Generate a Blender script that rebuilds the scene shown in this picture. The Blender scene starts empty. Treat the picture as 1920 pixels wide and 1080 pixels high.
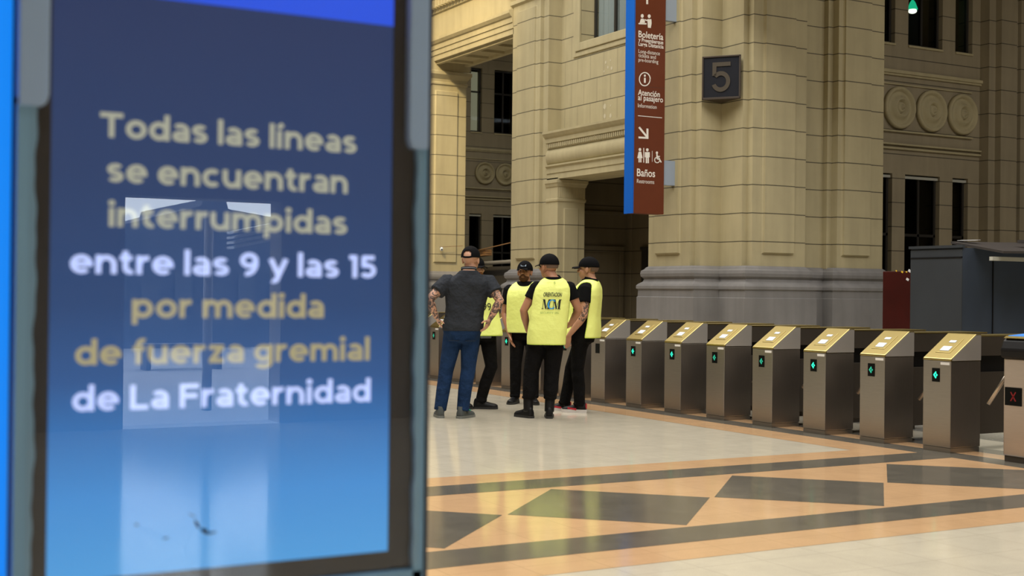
import bpy, bmesh, math, random
from math import sin, cos, pi, radians
from mathutils import Vector, Matrix
random.seed(7)
SC = bpy.context.scene
COL = SC.collection

# ------------------------------------------------------------------ camera
F, PITCH, ROLL, YAW, HC = 2441.0, 0.003507, 0.0108436, 0.50994945, 1.36
FW = Vector((sin(YAW)*cos(PITCH), cos(YAW)*cos(PITCH), sin(PITCH)))
_r = Vector((cos(YAW), -sin(YAW), 0)); _u = _r.cross(FW)
RT = _r*cos(ROLL) + _u*sin(ROLL); UP = _u*cos(ROLL) - _r*sin(ROLL)
cd = bpy.data.cameras.new('camera'); cam = bpy.data.objects.new('camera', cd); COL.objects.link(cam)
m = Matrix((RT, UP, -FW)).transposed().to_4x4(); m.translation = (0, 0, HC); cam.matrix_world = m
cd.sensor_width = 36; cd.lens = F*36/1920; cd.clip_start = .05; cd.clip_end = 300
cd.dof.use_dof = True; cd.dof.focus_distance = 14.3; cd.dof.aperture_fstop = 3.2
SC.camera = cam
SC.view_settings.view_transform = 'Standard'; SC.view_settings.look = 'None'
SC.view_settings.gamma = 1; SC.view_settings.use_curve_mapping = False
SC.view_settings.exposure = 0.1

# ------------------------------------------------------------------ sky seen through the street door, and the hall's light
w = bpy.data.worlds.new('world'); SC.world = w; w.use_nodes = True
w.node_tree.nodes['Background'].inputs[0].default_value = (.80, .90, 1.0, 1)
w.node_tree.nodes['Background'].inputs[1].default_value = 10.0

def area(name, loc, target, size, power, color, sy=None):
    l = bpy.data.lights.new(name, 'AREA'); l.energy = power; l.color = color; l.size = size
    if sy: l.shape = 'RECTANGLE'; l.size_y = sy
    o = bpy.data.objects.new(name, l); COL.objects.link(o); o.location = loc
    d = Vector(target) - Vector(loc); o.rotation_euler = d.to_track_quat('-Z', 'Y').to_euler()
    return o
area('skylight', (5.0, 12, 14.4), (5.0, 12, 0), 11, 4900, (1.0, .98, .94), 30)
sl = bpy.data.lights.new('warm_floodlight', 'SPOT'); sl.energy = 9500; sl.color = (1.0, .76, .38); sl.spot_size = radians(46); sl.spot_blend = .7; sl.shadow_soft_size = .5
so_l = bpy.data.objects.new('warm_floodlight', sl); COL.objects.link(so_l); so_l.location = (4.3, 19, 14.2)
so_l.rotation_euler = (Vector((13, 28.5, 7.0)) - Vector((4.3, 19, 14.2))).to_track_quat('-Z', 'Y').to_euler()
area('platform_fill', (17.5, 9, 8.7), (17.5, 9.5, 0), 7, 540, (1.0, .96, .92), 6)  # unseen fill added to brighten bay and pier, stands for train-shed daylight
area('passage_fill', (17, 30, 9.4), (17, 31, 0), 4, 330, (1.0, .95, .85), 8)  # unseen fill added to lift the dark passage wall

# ------------------------------------------------------------------ pixel rays onto known planes
def ray(x, y): return FW*F + RT*(x-960) - UP*(y-540)
O = Vector((0, 0, HC))
def PX(x, y, X): d = ray(x, y); return O + d*(X/d.x)
def PY(x, y, Y): d = ray(x, y); return O + d*(Y/d.y)
def FL(x, y, z=0.0): d = ray(x, y); return O + d*((z-HC)/d.z)

# ------------------------------------------------------------------ materials
def nm(name):
    m = bpy.data.materials.new(name); m.use_nodes = True
    return m, m.node_tree.nodes, m.node_tree.links, m.node_tree.nodes['Principled BSDF']
def plain(name, col, rough=.6, metal=0.0, var=.0, scale=8.0, bump=0.0, bscale=60.0, bdist=.02, spec=None, aniso=None):
    m, N, L, b = nm(name)
    b.inputs['Base Color'].default_value = (*col, 1); b.inputs['Roughness'].default_value = rough; b.inputs['Metallic'].default_value = metal
    if spec is not None: b.inputs['Specular IOR Level'].default_value = spec
    if var or bump or aniso:
        tc = N.new('ShaderNodeTexCoord'); n = N.new('ShaderNodeTexNoise'); n.inputs['Scale'].default_value = scale; n.inputs['Detail'].default_value = 5
        src = tc.outputs['Object']
        if aniso:
            mp = N.new('ShaderNodeMapping'); mp.inputs['Scale'].default_value = aniso; L.new(src, mp.inputs[0]); src = mp.outputs[0]
        L.new(src, n.inputs['Vector'])
        if var:
            mx = N.new('ShaderNodeMix'); mx.data_type = 'RGBA'
            mx.inputs['A'].default_value = (*[c*(1-var) for c in col], 1); mx.inputs['B'].default_value = (*[min(1, c*(1+var)) for c in col], 1)
            L.new(n.outputs['Fac'], mx.inputs['Factor']); L.new(mx.outputs['Result'], b.inputs['Base Color'])
        if bump:
            n2 = N.new('ShaderNodeTexNoise'); n2.inputs['Scale'].default_value = bscale; n2.inputs['Detail'].default_value = 3; L.new(src, n2.inputs['Vector'])
            bp = N.new('ShaderNodeBump'); bp.inputs['Strength'].default_value = bump; bp.inputs['Distance'].default_value = bdist
            L.new(n2.outputs['Fac'], bp.inputs['Height']); L.new(bp.outputs[0], b.inputs['Normal'])
    return m
def emit(name, col, s):
    m, N, L, b = nm(name)
    b.inputs['Base Color'].default_value = (*[c*.2 for c in col], 1); b.inputs['Emission Color'].default_value = (*col, 1); b.inputs['Emission Strength'].default_value = s
    return m
def mth(N, L, op, a, b=None, c=None):
    n = N.new('ShaderNodeMath'); n.operation = op
    for i, v in enumerate((a, b, c)):
        if v is None: continue
        if isinstance(v, (int, float)): n.inputs[i].default_value = v
        else: L.new(v, n.inputs[i])
    return n.outputs[0]
ZJ, CH = 2.23, .459
def stone(name, col, joints=True, vert=None, var=.12):
    """moulded cement stone with thin dark course joints; vert: upright joints along that axis, half bonded"""
    m, N, L, b = nm(name)
    g = N.new('ShaderNodeNewGeometry'); sp = N.new('ShaderNodeSeparateXYZ'); L.new(g.outputs['Position'], sp.inputs[0])
    n = N.new('ShaderNodeTexNoise'); n.inputs['Scale'].default_value = 1.3; n.inputs['Detail'].default_value = 6; n.inputs['Roughness'].default_value = .62
    L.new(g.outputs['Position'], n.inputs['Vector'])
    mp = N.new('ShaderNodeMapping'); mp.inputs['Scale'].default_value = (4, 4, .35); L.new(g.outputs['Position'], mp.inputs[0])
    n3 = N.new('ShaderNodeTexNoise'); n3.inputs['Scale'].default_value = 1.5; n3.inputs['Detail'].default_value = 4; L.new(mp.outputs[0], n3.inputs['Vector'])
    ad = mth(N, L, 'MULTIPLY_ADD', n3.outputs['Fac'], .5, mth(N, L, 'MULTIPLY', n.outputs['Fac'], .5))
    rmp = N.new('ShaderNodeMapRange'); rmp.inputs['From Min'].default_value = .33; rmp.inputs['From Max'].default_value = .67; L.new(ad, rmp.inputs['Value'])
    mx = N.new('ShaderNodeMix'); mx.data_type = 'RGBA'
    mx.inputs['A'].default_value = (*[c*(1-var) for c in col], 1); mx.inputs['B'].default_value = (*[c*(1+var) for c in col], 1)
    L.new(rmp.outputs[0], mx.inputs['Factor']); out = mx.outputs['Result']
    if joints:
        row = mth(N, L, 'DIVIDE', mth(N, L, 'SUBTRACT', sp.outputs['Z'], ZJ-.008), CH)
        j = mth(N, L, 'LESS_THAN', mth(N, L, 'FRACT', row), .036)
        k = j
        if vert:
            u = mth(N, L, 'ADD', mth(N, L, 'DIVIDE', sp.outputs[vert], .46), mth(N, L, 'MULTIPLY', mth(N, L, 'FLOOR', row), .5))
            k = mth(N, L, 'MAXIMUM', j, mth(N, L, 'MULTIPLY', mth(N, L, 'LESS_THAN', mth(N, L, 'FRACT', u), .03), .45))
        m2 = N.new('ShaderNodeMix'); m2.data_type = 'RGBA'; L.new(k, m2.inputs['Factor']); L.new(out, m2.inputs['A'])
        m2.inputs['B'].default_value = (*[c*.22 for c in col], 1); out = m2.outputs['Result']
    L.new(out, b.inputs['Base Color']); b.inputs['Roughness'].default_value = .75
    n2 = N.new('ShaderNodeTexNoise'); n2.inputs['Scale'].default_value = 90; L.new(g.outputs['Position'], n2.inputs['Vector'])
    bp = N.new('ShaderNodeBump'); bp.inputs['Strength'].default_value = .12; bp.inputs['Distance'].default_value = .01
    L.new(n2.outputs['Fac'], bp.inputs['Height']); L.new(bp.outputs[0], b.inputs['Normal'])
    return m
def tilefloor(name, col, rough, tile=.40, var=.10, line=.82):
    m, N, L, b = nm(name)
    g = N.new('ShaderNodeNewGeometry'); sp = N.new('ShaderNodeSeparateXYZ'); L.new(g.outputs['Position'], sp.inputs[0])
    n = N.new('ShaderNodeTexNoise'); n.inputs['Scale'].default_value = 3.5; n.inputs['Detail'].default_value = 8; n.inputs['Roughness'].default_value = .7; L.new(g.outputs['Position'], n.inputs['Vector'])
    nf = N.new('ShaderNodeTexNoise'); nf.inputs['Scale'].default_value = 160; nf.inputs['Detail'].default_value = 2; L.new(g.outputs['Position'], nf.inputs['Vector'])
    ad = mth(N, L, 'MULTIPLY_ADD', nf.outputs['Fac'], .45, mth(N, L, 'MULTIPLY', n.outputs['Fac'], .55))
    rmp = N.new('ShaderNodeMapRange'); rmp.inputs['From Min'].default_value = .35; rmp.inputs['From Max'].default_value = .65; L.new(ad, rmp.inputs['Value'])
    mx = N.new('ShaderNodeMix'); mx.data_type = 'RGBA'
    mx.inputs['A'].default_value = (*[c*(1-var) for c in col], 1); mx.inputs['B'].default_value = (*[c*(1+var) for c in col], 1); L.new(rmp.outputs[0], mx.inputs['Factor'])
    fx = mth(N, L, 'LESS_THAN', mth(N, L, 'FRACT', mth(N, L, 'DIVIDE', sp.outputs['X'], tile)), .016)
    fy = mth(N, L, 'LESS_THAN', mth(N, L, 'FRACT', mth(N, L, 'DIVIDE', sp.outputs['Y'], tile)), .016)
    m2 = N.new('ShaderNodeMix'); m2.data_type = 'RGBA'; L.new(mth(N, L, 'MAXIMUM', fx, fy), m2.inputs['Factor']); L.new(mx.outputs['Result'], m2.inputs['A'])
    m2.inputs['B'].default_value = (*[c*line for c in col], 1); L.new(m2.outputs['Result'], b.inputs['Base Color'])
    b.inputs['Roughness'].default_value = rough
    rr = N.new('ShaderNodeMapRange'); rr.inputs['To Min'].default_value = rough*.8; rr.inputs['To Max'].default_value = rough*1.3; L.new(n.outputs['Fac'], rr.inputs['Value']); L.new(rr.outputs[0], b.inputs['Roughness'])
    return m
STC = (.405, .350, .205)
M = dict(
 stone=stone('stone', STC), wallstone=stone('wall_stone', STC, True, 'Y'), plainstone=stone('moulded_stone', STC, False), baystone=stone('shaded_bay_stone', (.285, .24, .155), True, None),  # baystone: the bay's dimness is put into a darker stone colour
 greystone=stone('grey_granite', (.185, .178, .172), False, var=.16),
 cream=tilefloor('cream_tile', (.60, .55, .44), .11), orange=tilefloor('orange_tile', (.62, .395, .215), .11), dark=tilefloor('dark_tile', (.125, .115, .095), .13, var=.22),
 greytile=tilefloor('grey_tile', (.2, .19, .165), .25),
 steel=plain('brushed_steel', (.42, .395, .365), .36, 1.0, .10, 3, .06, 30, aniso=(2, 2, 60)), steelside=plain('steel_side', (.27, .245, .225), .42, 1.0, .10, 3, .05, 30, aniso=(60, 2, 2)),
 steeltop=plain('warm_lit_steel_top', (.50, .405, .165), .30, 1.0, .05, 4), headside=plain('head_side_steel', (.42, .40, .375), .4, .35), palesteel=plain('pale_steel', (.70, .63, .59), .38, 1.0, .08, 3, .05, 30, aniso=(2, 2, 60)), steeledge=plain('steel_edge', (.6, .55, .48), .3, 1.0),  # steeltop: gold of reflected warm light put into the steel colour
 darksteel=plain('dark_steel', (.10, .085, .07), .45, .6, .15, 3), black=plain('black_plastic', (.008, .008, .009), .4, spec=.2), rubber=plain('rubber', (.02, .02, .02), .8),
 white=plain('white_label', (.8, .8, .78), .5), pad=plain('reader_pad', (.72, .78, .86), .3), glassblack=plain('display_glass', (.004, .005, .005), .3, spec=.12),
 green=emit('green_led', (.02, .85, .50), 1.5), greend=emit('green_led_dim', (.02, .55, .33), .7), red=emit('red_led', (.8, .02, .03), .06), bluescr=emit('blue_screen', (.06, .32, .95), .7),
 brown=plain('brown_panel', (.125, .031, .012), .5, var=.08, spec=.2), blue=plain('blue_panel', (.010, .115, .52), .25), signwhite=plain('sign_white', (.80, .76, .70), .5), bracket=plain('bracket_grey', (.30, .36, .45), .45),
 plaque=plain('plaque_navy', (.010, .011, .016), .7, spec=.2, var=.15), bronze=plain('bronze', (.045, .032, .022), .6, .2), numeral=plain('bronze_numeral', (.052, .040, .025), .6, .1),
 alu=plain('kiosk_aluminium', (.34, .48, .72), .42, .0, .10, 2.5), aluold=plain('kiosk_aluminium_bare', (.21, .40, .60), .45, .0, .22, 3, aniso=(5, 5, .6)), bezel=plain('kiosk_bezel', (.018, .016, .015), .4, var=.5, scale=5), kioskside=plain('kiosk_side', (.035, .045, .075), .4),  # both aluminiums: blue of the street daylight put into the colour
 bluegrey=plain('booth_bluegrey', (.024, .036, .058), .6, .0, .35, 2.2, .05, 6, aniso=(1, 1, .5)), greybooth=plain('booth_grey', (.022, .027, .033), .6, .0, .30, 2.4, aniso=(1, 1, .6)), roofbrown=plain('booth_roof', (.036, .030, .027), .6, var=.2), redpaint=plain('red_paint', (.042, .005, .004), .3, var=.45, scale=2.5),
 yellow=plain('sticker_yellow', (.65, .42, .03), .5), stick=plain('sticker_white', (.6, .6, .6), .5), barrier=plain('barrier_grey', (.42, .42, .36), .4, var=.1),
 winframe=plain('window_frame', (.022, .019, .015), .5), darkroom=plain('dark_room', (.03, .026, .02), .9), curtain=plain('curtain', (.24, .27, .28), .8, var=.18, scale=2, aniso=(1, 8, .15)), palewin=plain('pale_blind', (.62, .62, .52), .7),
 wood=plain('board_wood', (.22, .12, .05), .7, var=.3), pipe=plain('grey_pipe', (.22, .21, .19), .5, .3),
 ceiling=plain('ceiling_plaster', (.62, .50, .30), .9, var=.05), shadestone=stone('shaded_brown_stone', (.15, .12, .07), True), hallwall=plain('hall_wall', (.22, .18, .13), .85, var=.1, scale=1), vest=plain('vest_yellow', (.90, 1.0, .28), .62, var=.03, scale=3, bump=.6, bscale=7, bdist=.035), vesthem=plain('vest_binding', (.72, .93, .14), .6),
 tee=plain('grey_tee', (.030, .034, .042), .9, spec=.1, var=.2, scale=5, bump=.9, bscale=8, bdist=.06), blacktee=plain('black_tee', (.006, .006, .007), .9, spec=.08, bump=.4, bscale=12), trousers=plain('black_trousers', (.0065, .0062, .0065), .88, spec=.08, var=.2, bump=.9, bscale=8, bdist=.06), jeans=plain('jeans', (.012, .032, .088), .85, spec=.1, var=.6, scale=5, bump=1.0, bscale=8, bdist=.06),
 cap=plain('cap_black', (.005, .005, .006), .85, spec=.08), collar=plain('collar_grey', (.16, .18, .22), .8), leather=plain('boot_black', (.006, .006, .007), .5, spec=.25), shoegrey=plain('shoe_grey', (.06, .07, .07), .7), shoegreen=plain('shoe_green', (.03, .45, .28), .5), solewhite=plain('sole_white', (.7, .66, .64), .5), solegrey=plain('sole_grey', (.16, .17, .16), .6), shoered=plain('shoe_red', (.5, .02, .04), .5), pouch=plain('pouch_grey', (.09, .095, .10), .6),
 hair=plain('hair_dark', (.012, .009, .007), .9), stubble=plain('hair_cropped', (.15, .095, .07), .85), beard=plain('beard', (.085, .040, .022), .9, spec=.1), beardred=plain('beard_ginger', (.22, .085, .03), .9), ink=plain('print_black', (.008, .010, .008), .7), inkblue=plain('print_blue', (.03, .30, .70), .7), inkgrey=plain('print_grey', (.30, .42, .10), .7), eye=plain('eye_dark', (.02, .012, .01), .3), caplogo=plain('cap_logo', (.38, .48, .62), .7),
 street=plain('street_paving', (.40, .42, .45), .8, var=.1), facade=plain('street_facade', (.10, .115, .15), .8, var=.3, scale=1.2), facade2=plain('street_building', (.075, .09, .13), .8, var=.4, scale=2), pole=plain('street_pole', (.30, .30, .33), .6), canopy=plain('canopy', (.055, .065, .10), .7), awning=plain('awning_louver', (.45, .48, .55), .6), dirt=plain('glass_dirt', (.05, .06, .08), .9),
)
def skin(name, col, tattoo=False):
    m, N, L, b = nm(name); b.inputs['Roughness'].default_value = .5
    tc = N.new('ShaderNodeTexCoord'); n = N.new('ShaderNodeTexNoise'); n.inputs['Scale'].default_value = 14; n.inputs['Detail'].default_value = 3; L.new(tc.outputs['Object'], n.inputs['Vector'])
    mx = N.new('ShaderNodeMix'); mx.data_type = 'RGBA'; mx.inputs['A'].default_value = (*[c*.88 for c in col], 1); mx.inputs['B'].default_value = (*[c*1.1 for c in col], 1); L.new(n.outputs['Fac'], mx.inputs['Factor']); out = mx.outputs['Result']
    if tattoo:
        v = N.new('ShaderNodeTexNoise'); v.inputs['Scale'].default_value = 19; v.inputs['Detail'].default_value = 2.5; v.inputs['Distortion'].default_value = 1.5; L.new(tc.outputs['Object'], v.inputs['Vector'])
        cr = N.new('ShaderNodeMapRange'); cr.inputs['From Min'].default_value = .47; cr.inputs['From Max'].default_value = .53; cr.inputs['To Max'].default_value = .88; L.new(v.outputs['Fac'], cr.inputs['Value'])
        m2 = N.new('ShaderNodeMix'); m2.data_type = 'RGBA'; L.new(cr.outputs[0], m2.inputs['Factor']); L.new(out, m2.inputs['A']); m2.inputs['B'].default_value = (.035, .038, .045, 1); out = m2.outputs['Result']
    L.new(out, b.inputs['Base Color']); b.inputs['Subsurface Weight'].default_value = .04
    return m
SKA, SKB, SKC = (.56, .31, .21), (.42, .20, .115), (.50, .26, .165)
M.update(skinA=skin('skin_fair', SKA), tatA=skin('skin_fair_tattooed', SKA, True), skinB=skin('skin_tan', SKB), skinC=skin('skin_light', SKC), tatC=skin('skin_light_tattooed', SKC, True))

def glassmat(name, refl, tint=(1, 1, 1)):
    m, N, L, b = nm(name); N.remove(b); o = N['Material Output']
    t = N.new('ShaderNodeBsdfTransparent'); t.inputs[0].default_value = (*tint, 1); g = N.new('ShaderNodeBsdfGlossy'); g.inputs['Roughness'].default_value = .0
    fr = N.new('ShaderNodeFresnel'); fr.inputs['IOR'].default_value = refl; x = N.new('ShaderNodeMixShader'); ge = N.new('ShaderNodeNewGeometry')
    L.new(mth(N, L, 'MULTIPLY', fr.outputs[0], mth(N, L, 'SUBTRACT', 1.0, ge.outputs['Backfacing'])), x.inputs[0]); L.new(t.outputs[0], x.inputs[1]); L.new(g.outputs[0], x.inputs[2]); L.new(x.outputs[0], o.inputs[0])
    return m
M['kioskglass'] = glassmat('kiosk_glass', 1.66); M['clearglass'] = glassmat('clear_window_glass', 1.4, (.95, .97, .96)); M['winglass'] = glassmat('window_glass', 1.13, (.55, .55, .5))

# ------------------------------------------------------------------ mesh helpers
class MB:
    def __init__(s): s.b = bmesh.new()
    def box(s, x0, x1, y0, y1, z0, z1, mi=0):
        v = [s.b.verts.new((x, y, z)) for x in (x0, x1) for y in (y0, y1) for z in (z0, z1)]
        for q in ((0, 1, 3, 2), (4, 6, 7, 5), (0, 4, 5, 1), (2, 3, 7, 6), (0, 2, 6, 4), (1, 5, 7, 3)): s.b.faces.new([v[i] for i in q]).material_index = mi
        return s
    def obox(s, c, ax, ay, az):
        """box with centre c and half-extent vectors"""
        c = Vector(c); v = [s.b.verts.new(c + i*Vector(ax) + j*Vector(ay) + k*Vector(az)) for i in (-1, 1) for j in (-1, 1) for k in (-1, 1)]
        for q in ((0, 1, 3, 2), (4, 6, 7, 5), (0, 4, 5, 1), (2, 3, 7, 6), (0, 2, 6, 4), (1, 5, 7, 3)): s.b.faces.new([v[i] for i in q])
        return s
    def poly(s, pts, ext=None, mi=0):
        """flat polygon, or a prism when ext is a vector"""
        a = [s.b.verts.new(p) for p in pts]; s.b.faces.new(a).material_index = mi
        if ext is not None:
            e = Vector(ext); c = [s.b.verts.new(Vector(p)+e) for p in pts]; n = len(a)
            s.b.faces.new(c[::-1]).material_index = mi
            for i in range(n): s.b.faces.new((a[i], c[i], c[(i+1) % n], a[(i+1) % n])).material_index = mi
        return s
    def rings(s, R, cap=True, closed=True):
        vs = [[s.b.verts.new(p) for p in r] for r in R]; n = len(vs[0])
        for i in range(len(vs)-1):
            for j in range(n if closed else n-1): s.b.faces.new((vs[i][j], vs[i][(j+1) % n], vs[i+1][(j+1) % n], vs[i+1][j]))
        if cap and closed: s.b.faces.new(vs[0][::-1]); s.b.faces.new(vs[-1])
        return s
    def tube(s, pts, rad, seg=10):
        pts = [Vector(p) for p in pts]; rad = rad if isinstance(rad, (list, tuple)) else [rad]*len(pts); R = []; ref = None
        for i, p in enumerate(pts):
            t = (pts[min(i+1, len(pts)-1)] - pts[max(i-1, 0)]).normalized()
            if ref is None: ref = t.orthogonal().normalized()
            x = (ref - t*ref.dot(t)).normalized(); y = t.cross(x); ref = x
            R.append([p + (x*cos(2*pi*k/seg) + y*sin(2*pi*k/seg))*rad[i] for k in range(seg)])
        return s.rings(R)
    def ell(s, c, r, u=20, v=12, rot=None, keep=None):
        c = Vector(c); R = []
        for i in range(v+1):
            th = -pi/2 + pi*i/v; th = max(min(th, pi/2-.02), -pi/2+.02)
            R.append([c + ((rot or Matrix.Identity(3)) @ Vector((r[0]*cos(th)*cos(2*pi*k/u), r[1]*cos(th)*sin(2*pi*k/u), r[2]*sin(th)))) for k in range(u)])
        return s.rings(R)
    def cap(s, a, b, r0, r1, seg=12):
        """tapered capsule"""
        a, b = Vector(a), Vector(b); s.ell(a, (r0,)*3, seg, 8); s.ell(b, (r1,)*3, seg, 8)
        return s.tube([a, b], [r0, r1], seg)
    def lathe(s, prof, c, axis='z', seg=40):
        """prof [(r, h)], about a point along an axis"""
        R = []
        for r, h in prof:
            r = max(r, 1e-4)
            if axis == 'z': R.append([Vector(c)+Vector((r*cos(2*pi*k/seg), r*sin(2*pi*k/seg), h)) for k in range(seg)])
            else: R.append([Vector(c)+Vector((r*cos(2*pi*k/seg), -h, r*sin(2*pi*k/seg))) for k in range(seg)])
        return s.rings(R)
    def build(s, name, mat=None, parent=None, smooth=False, kind=None, bevel=0, world=False):
        bmesh.ops.recalc_face_normals(s.b, faces=s.b.faces)
        me = bpy.data.meshes.new(name); s.b.to_mesh(me); s.b.free()
        return link(name, me, mat, parent, smooth, kind, bevel)
def link(name, me, mat, parent=None, smooth=False, kind=None, bevel=0):
    o = bpy.data.objects.new(name, me); COL.objects.link(o)
    for mm in (mat if isinstance(mat, (list, tuple)) else [mat]):
        if mm is not None: me.materials.append(M[mm] if isinstance(mm, str) else mm)
    if smooth:
        for p in me.polygons: p.use_smooth = True
    if parent is not None:
        o.parent = parent; o.matrix_parent_inverse = Matrix.Identity(4) if parent.get('_local') else parent.matrix_basis.inverted()
    if kind: o['kind'] = kind
    if bevel:
        bv = o.modifiers.new('bevel', 'BEVEL'); bv.width = bevel; bv.segments = 2; bv.limit_method = 'ANGLE'
    return o
def tag(o, label, cat, group=None, kind=None):
    o['label'] = label; o['category'] = cat
    if group: o['group'] = group
    if kind: o['kind'] = kind
    return o
def thing(name, label, cat, loc=(0, 0, 0), rz=0, group=None, local=False):
    o = bpy.data.objects.new(name, None); COL.objects.link(o); o.empty_display_size = .1
    o.matrix_basis = Matrix.Translation(loc) @ Matrix.Rotation(rz, 4, 'Z')
    if local: o['_local'] = 1
    return tag(o, label, cat, group)
def text2d(s, bold=0.0):
    """2D outline mesh of a string: verts (u, v) and faces, u from 0"""
    c = bpy.data.curves.new('letters', 'FONT'); c.body = s; c.size = 1; c.offset = bold; c.resolution_u = 3
    o = bpy.data.objects.new('letters', c); COL.objects.link(o)
    dg = bpy.context.evaluated_depsgraph_get(); e = o.evaluated_get(dg); me = e.to_mesh()
    V = [(v.co.x, v.co.y) for v in me.vertices]; Fc = [tuple(p.vertices) for p in me.polygons]; e.to_mesh_clear()
    bpy.data.objects.remove(o); bpy.data.curves.remove(c)
    u0 = min(v[0] for v in V); return [(u-u0, v) for u, v in V], Fc
def letters(mb, s, org, ud, vd, width, nrm, bold=0.0, height=None, depth=.0015, fn=None):
    """text with baseline start org, stretched to a width; height = scale of the em (default uniform)"""
    V, Fc = text2d(s, bold); W = max(v[0] for v in V); k = width/W; kv = height if height else k
    org, ud, vd, nrm = Vector(org), Vector(ud), Vector(vd), Vector(nrm)
    vs = [mb.b.verts.new(fn(u*k, v*kv) if fn else org + ud*(u*k) + vd*(v*kv) + nrm*depth) for u, v in V]
    for f in Fc:
        try: mb.b.faces.new([vs[i] for i in f])
        except ValueError: pass
    return mb
def sweep(mb, plan, prof, mi=0):
    """plan: open polyline [(x, y)], outward normal on the right-hand side going along; prof [(offset, z)]"""
    n = len(plan); P = [Vector(p) for p in plan]; nr = []
    for i in range(n-1):
        d = (P[i+1]-P[i]).normalized(); nr.append(Vector((d.y, -d.x)))
    mit = []
    for i in range(n):
        if i == 0: mit.append(nr[0])
        elif i == n-1: mit.append(nr[-1])
        else:
            a, b = nr[i-1], nr[i]; k = 1 + a.dot(b); mit.append((a+b)/k if k > .05 else a)
    R = [[(P[i].x + mit[i].x*o, P[i].y + mit[i].y*o, z) for i in range(n)] for o, z in prof]
    vs = [[mb.b.verts.new(p) for p in r] for r in R]
    for i in range(len(vs)-1):
        for j in range(n-1): mb.b.faces.new((vs[i][j], vs[i][j+1], vs[i+1][j+1], vs[i+1][j])).material_index = mi
    return mb

# rounded bold sans glyphs drawn as strokes, cap height 1
def glyph(ch):
    T_, S_ = .20, []
    def ln(x0, y0, x1, y1):
        d = math.hypot(x1-x0, y1-y0); nx, ny = -(y1-y0)/d*T_/2, (x1-x0)/d*T_/2
        S_.append([(x0+nx, y0+ny), (x1+nx, y1+ny), (x1-nx, y1-ny), (x0-nx, y0-ny)])
    def v(x, a, b): ln(x, a, x, b)
    def h(y, a, b): ln(a, y, b, y)
    def arc(cx, cy, rx, ry, a0, a1):
        n = max(4, int(abs(a1-a0)/12)); q = [radians(a0+(a1-a0)*i/n) for i in range(n+1)]; o, i_ = T_/2, -T_/2
        for a, b in zip(q, q[1:]): S_.append([(cx+(rx+o)*cos(a), cy+(ry+o)*sin(a)), (cx+(rx+o)*cos(b), cy+(ry+o)*sin(b)), (cx+(rx+i_)*cos(b), cy+(ry+i_)*sin(b)), (cx+(rx+i_)*cos(a), cy+(ry+i_)*sin(a))])
    def dot(x, y): S_.append([(x+.125*cos(radians(a)), y+.125*sin(radians(a))) for a in range(0, 360, 24)])
    c = ch; w_ = .78
    if c == 'o': arc(.38, .38, .285, .285, 0, 360); w_ = .76
    elif c == 'd': arc(.37, .38, .275, .285, 0, 360); v(.665, 0, 1.06); w_ = .765
    elif c == 'p': v(.1, -.27, .76); arc(.395, .38, .275, .285, 0, 360); w_ = .77
    elif c == 'g': arc(.365, .40, .265, .265, 0, 360); v(.65, 0, .76); arc(.365, .0, .285, .185, 0, -150); w_ = .75
    elif c == 'a': arc(.315, .45, .235, .215, 0, 140); v(.55, 0, .46); arc(.27, .225, .17, .125, 90, 270); h(.35, .27, .55); h(.10, .27, .46); w_ = .65
    elif c == 's': arc(.30, .525, .20, .135, 35, 270); arc(.30, .235, .20, .135, 90, -150); w_ = .60
    elif c == 'e': arc(.38, .38, .285, .285, 0, 312); h(.38, .16, .765); w_ = .76
    elif c == 'c': arc(.38, .38, .285, .285, 48, 312); w_ = .68
    elif c == 'n': v(.1, 0, .76); arc(.37, .38, .265, .285, 0, 180); v(.635, 0, .39); w_ = .735
    elif c == 'm': v(.1, 0, .76); arc(.335, .40, .235, .265, 0, 180); v(.57, 0, .41); arc(.805, .40, .235, .265, 0, 180); v(1.04, 0, .41); w_ = 1.14
    elif c == 'u': v(.1, .37, .76); arc(.365, .375, .265, .285, 180, 360); v(.63, 0, .76); w_ = .73
    elif c == 'r': v(.1, 0, .76); arc(.37, .38, .265, .285, 92, 180); h(.665, .36, .45); w_ = .46
    elif c == 't': v(.2, .26, .94); h(.66, .0, .44); arc(.37, .26, .17, .165, 180, 300); w_ = .48
    elif c == 'f': v(.2, 0, .80); h(.64, .0, .43); arc(.37, .80, .17, .165, 65, 180); w_ = .44
    elif c == 'l': v(.1, 0, 1.06); w_ = .2
    elif c == 'i': v(.1, 0, .76); dot(.1, .96); w_ = .2
    elif c == '\u00ed': v(.1, 0, .76); ln(.04, .86, .24, 1.06); w_ = .22
    elif c == 'z': h(.66, .03, .60); h(.10, .03, .60); ln(.47, .62, .14, .14); w_ = .62
    elif c == 'y': ln(.07, .76, .375, .06); ln(.67, .76, .30, -.14); arc(.19, -.09, .125, .10, -15, -120); w_ = .74
    elif c == 'T': h(.905, 0, .84); v(.42, 0, .9); w_ = .84
    elif c == 'L': v(.1, 0, 1); h(.095, .1, .66); w_ = .66
    elif c == 'F': v(.1, 0, 1); h(.905, .1, .72); h(.50, .1, .66); w_ = .72
    elif c == '9': arc(.36, .67, .255, .23, 0, 360); arc(.27, .56, .345, .46, 5, -100); w_ = .72
    elif c == '1': v(.26, 0, 1); h(.905, .02, .26); w_ = .36
    elif c == '5': h(.905, .13, .62); v(.17, .5, .95); arc(.33, .33, .26, .23, 100, -145); h(.56, .10, .33); w_ = .68
    elif c == ' ': w_ = .20
    return S_, w_
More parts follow.
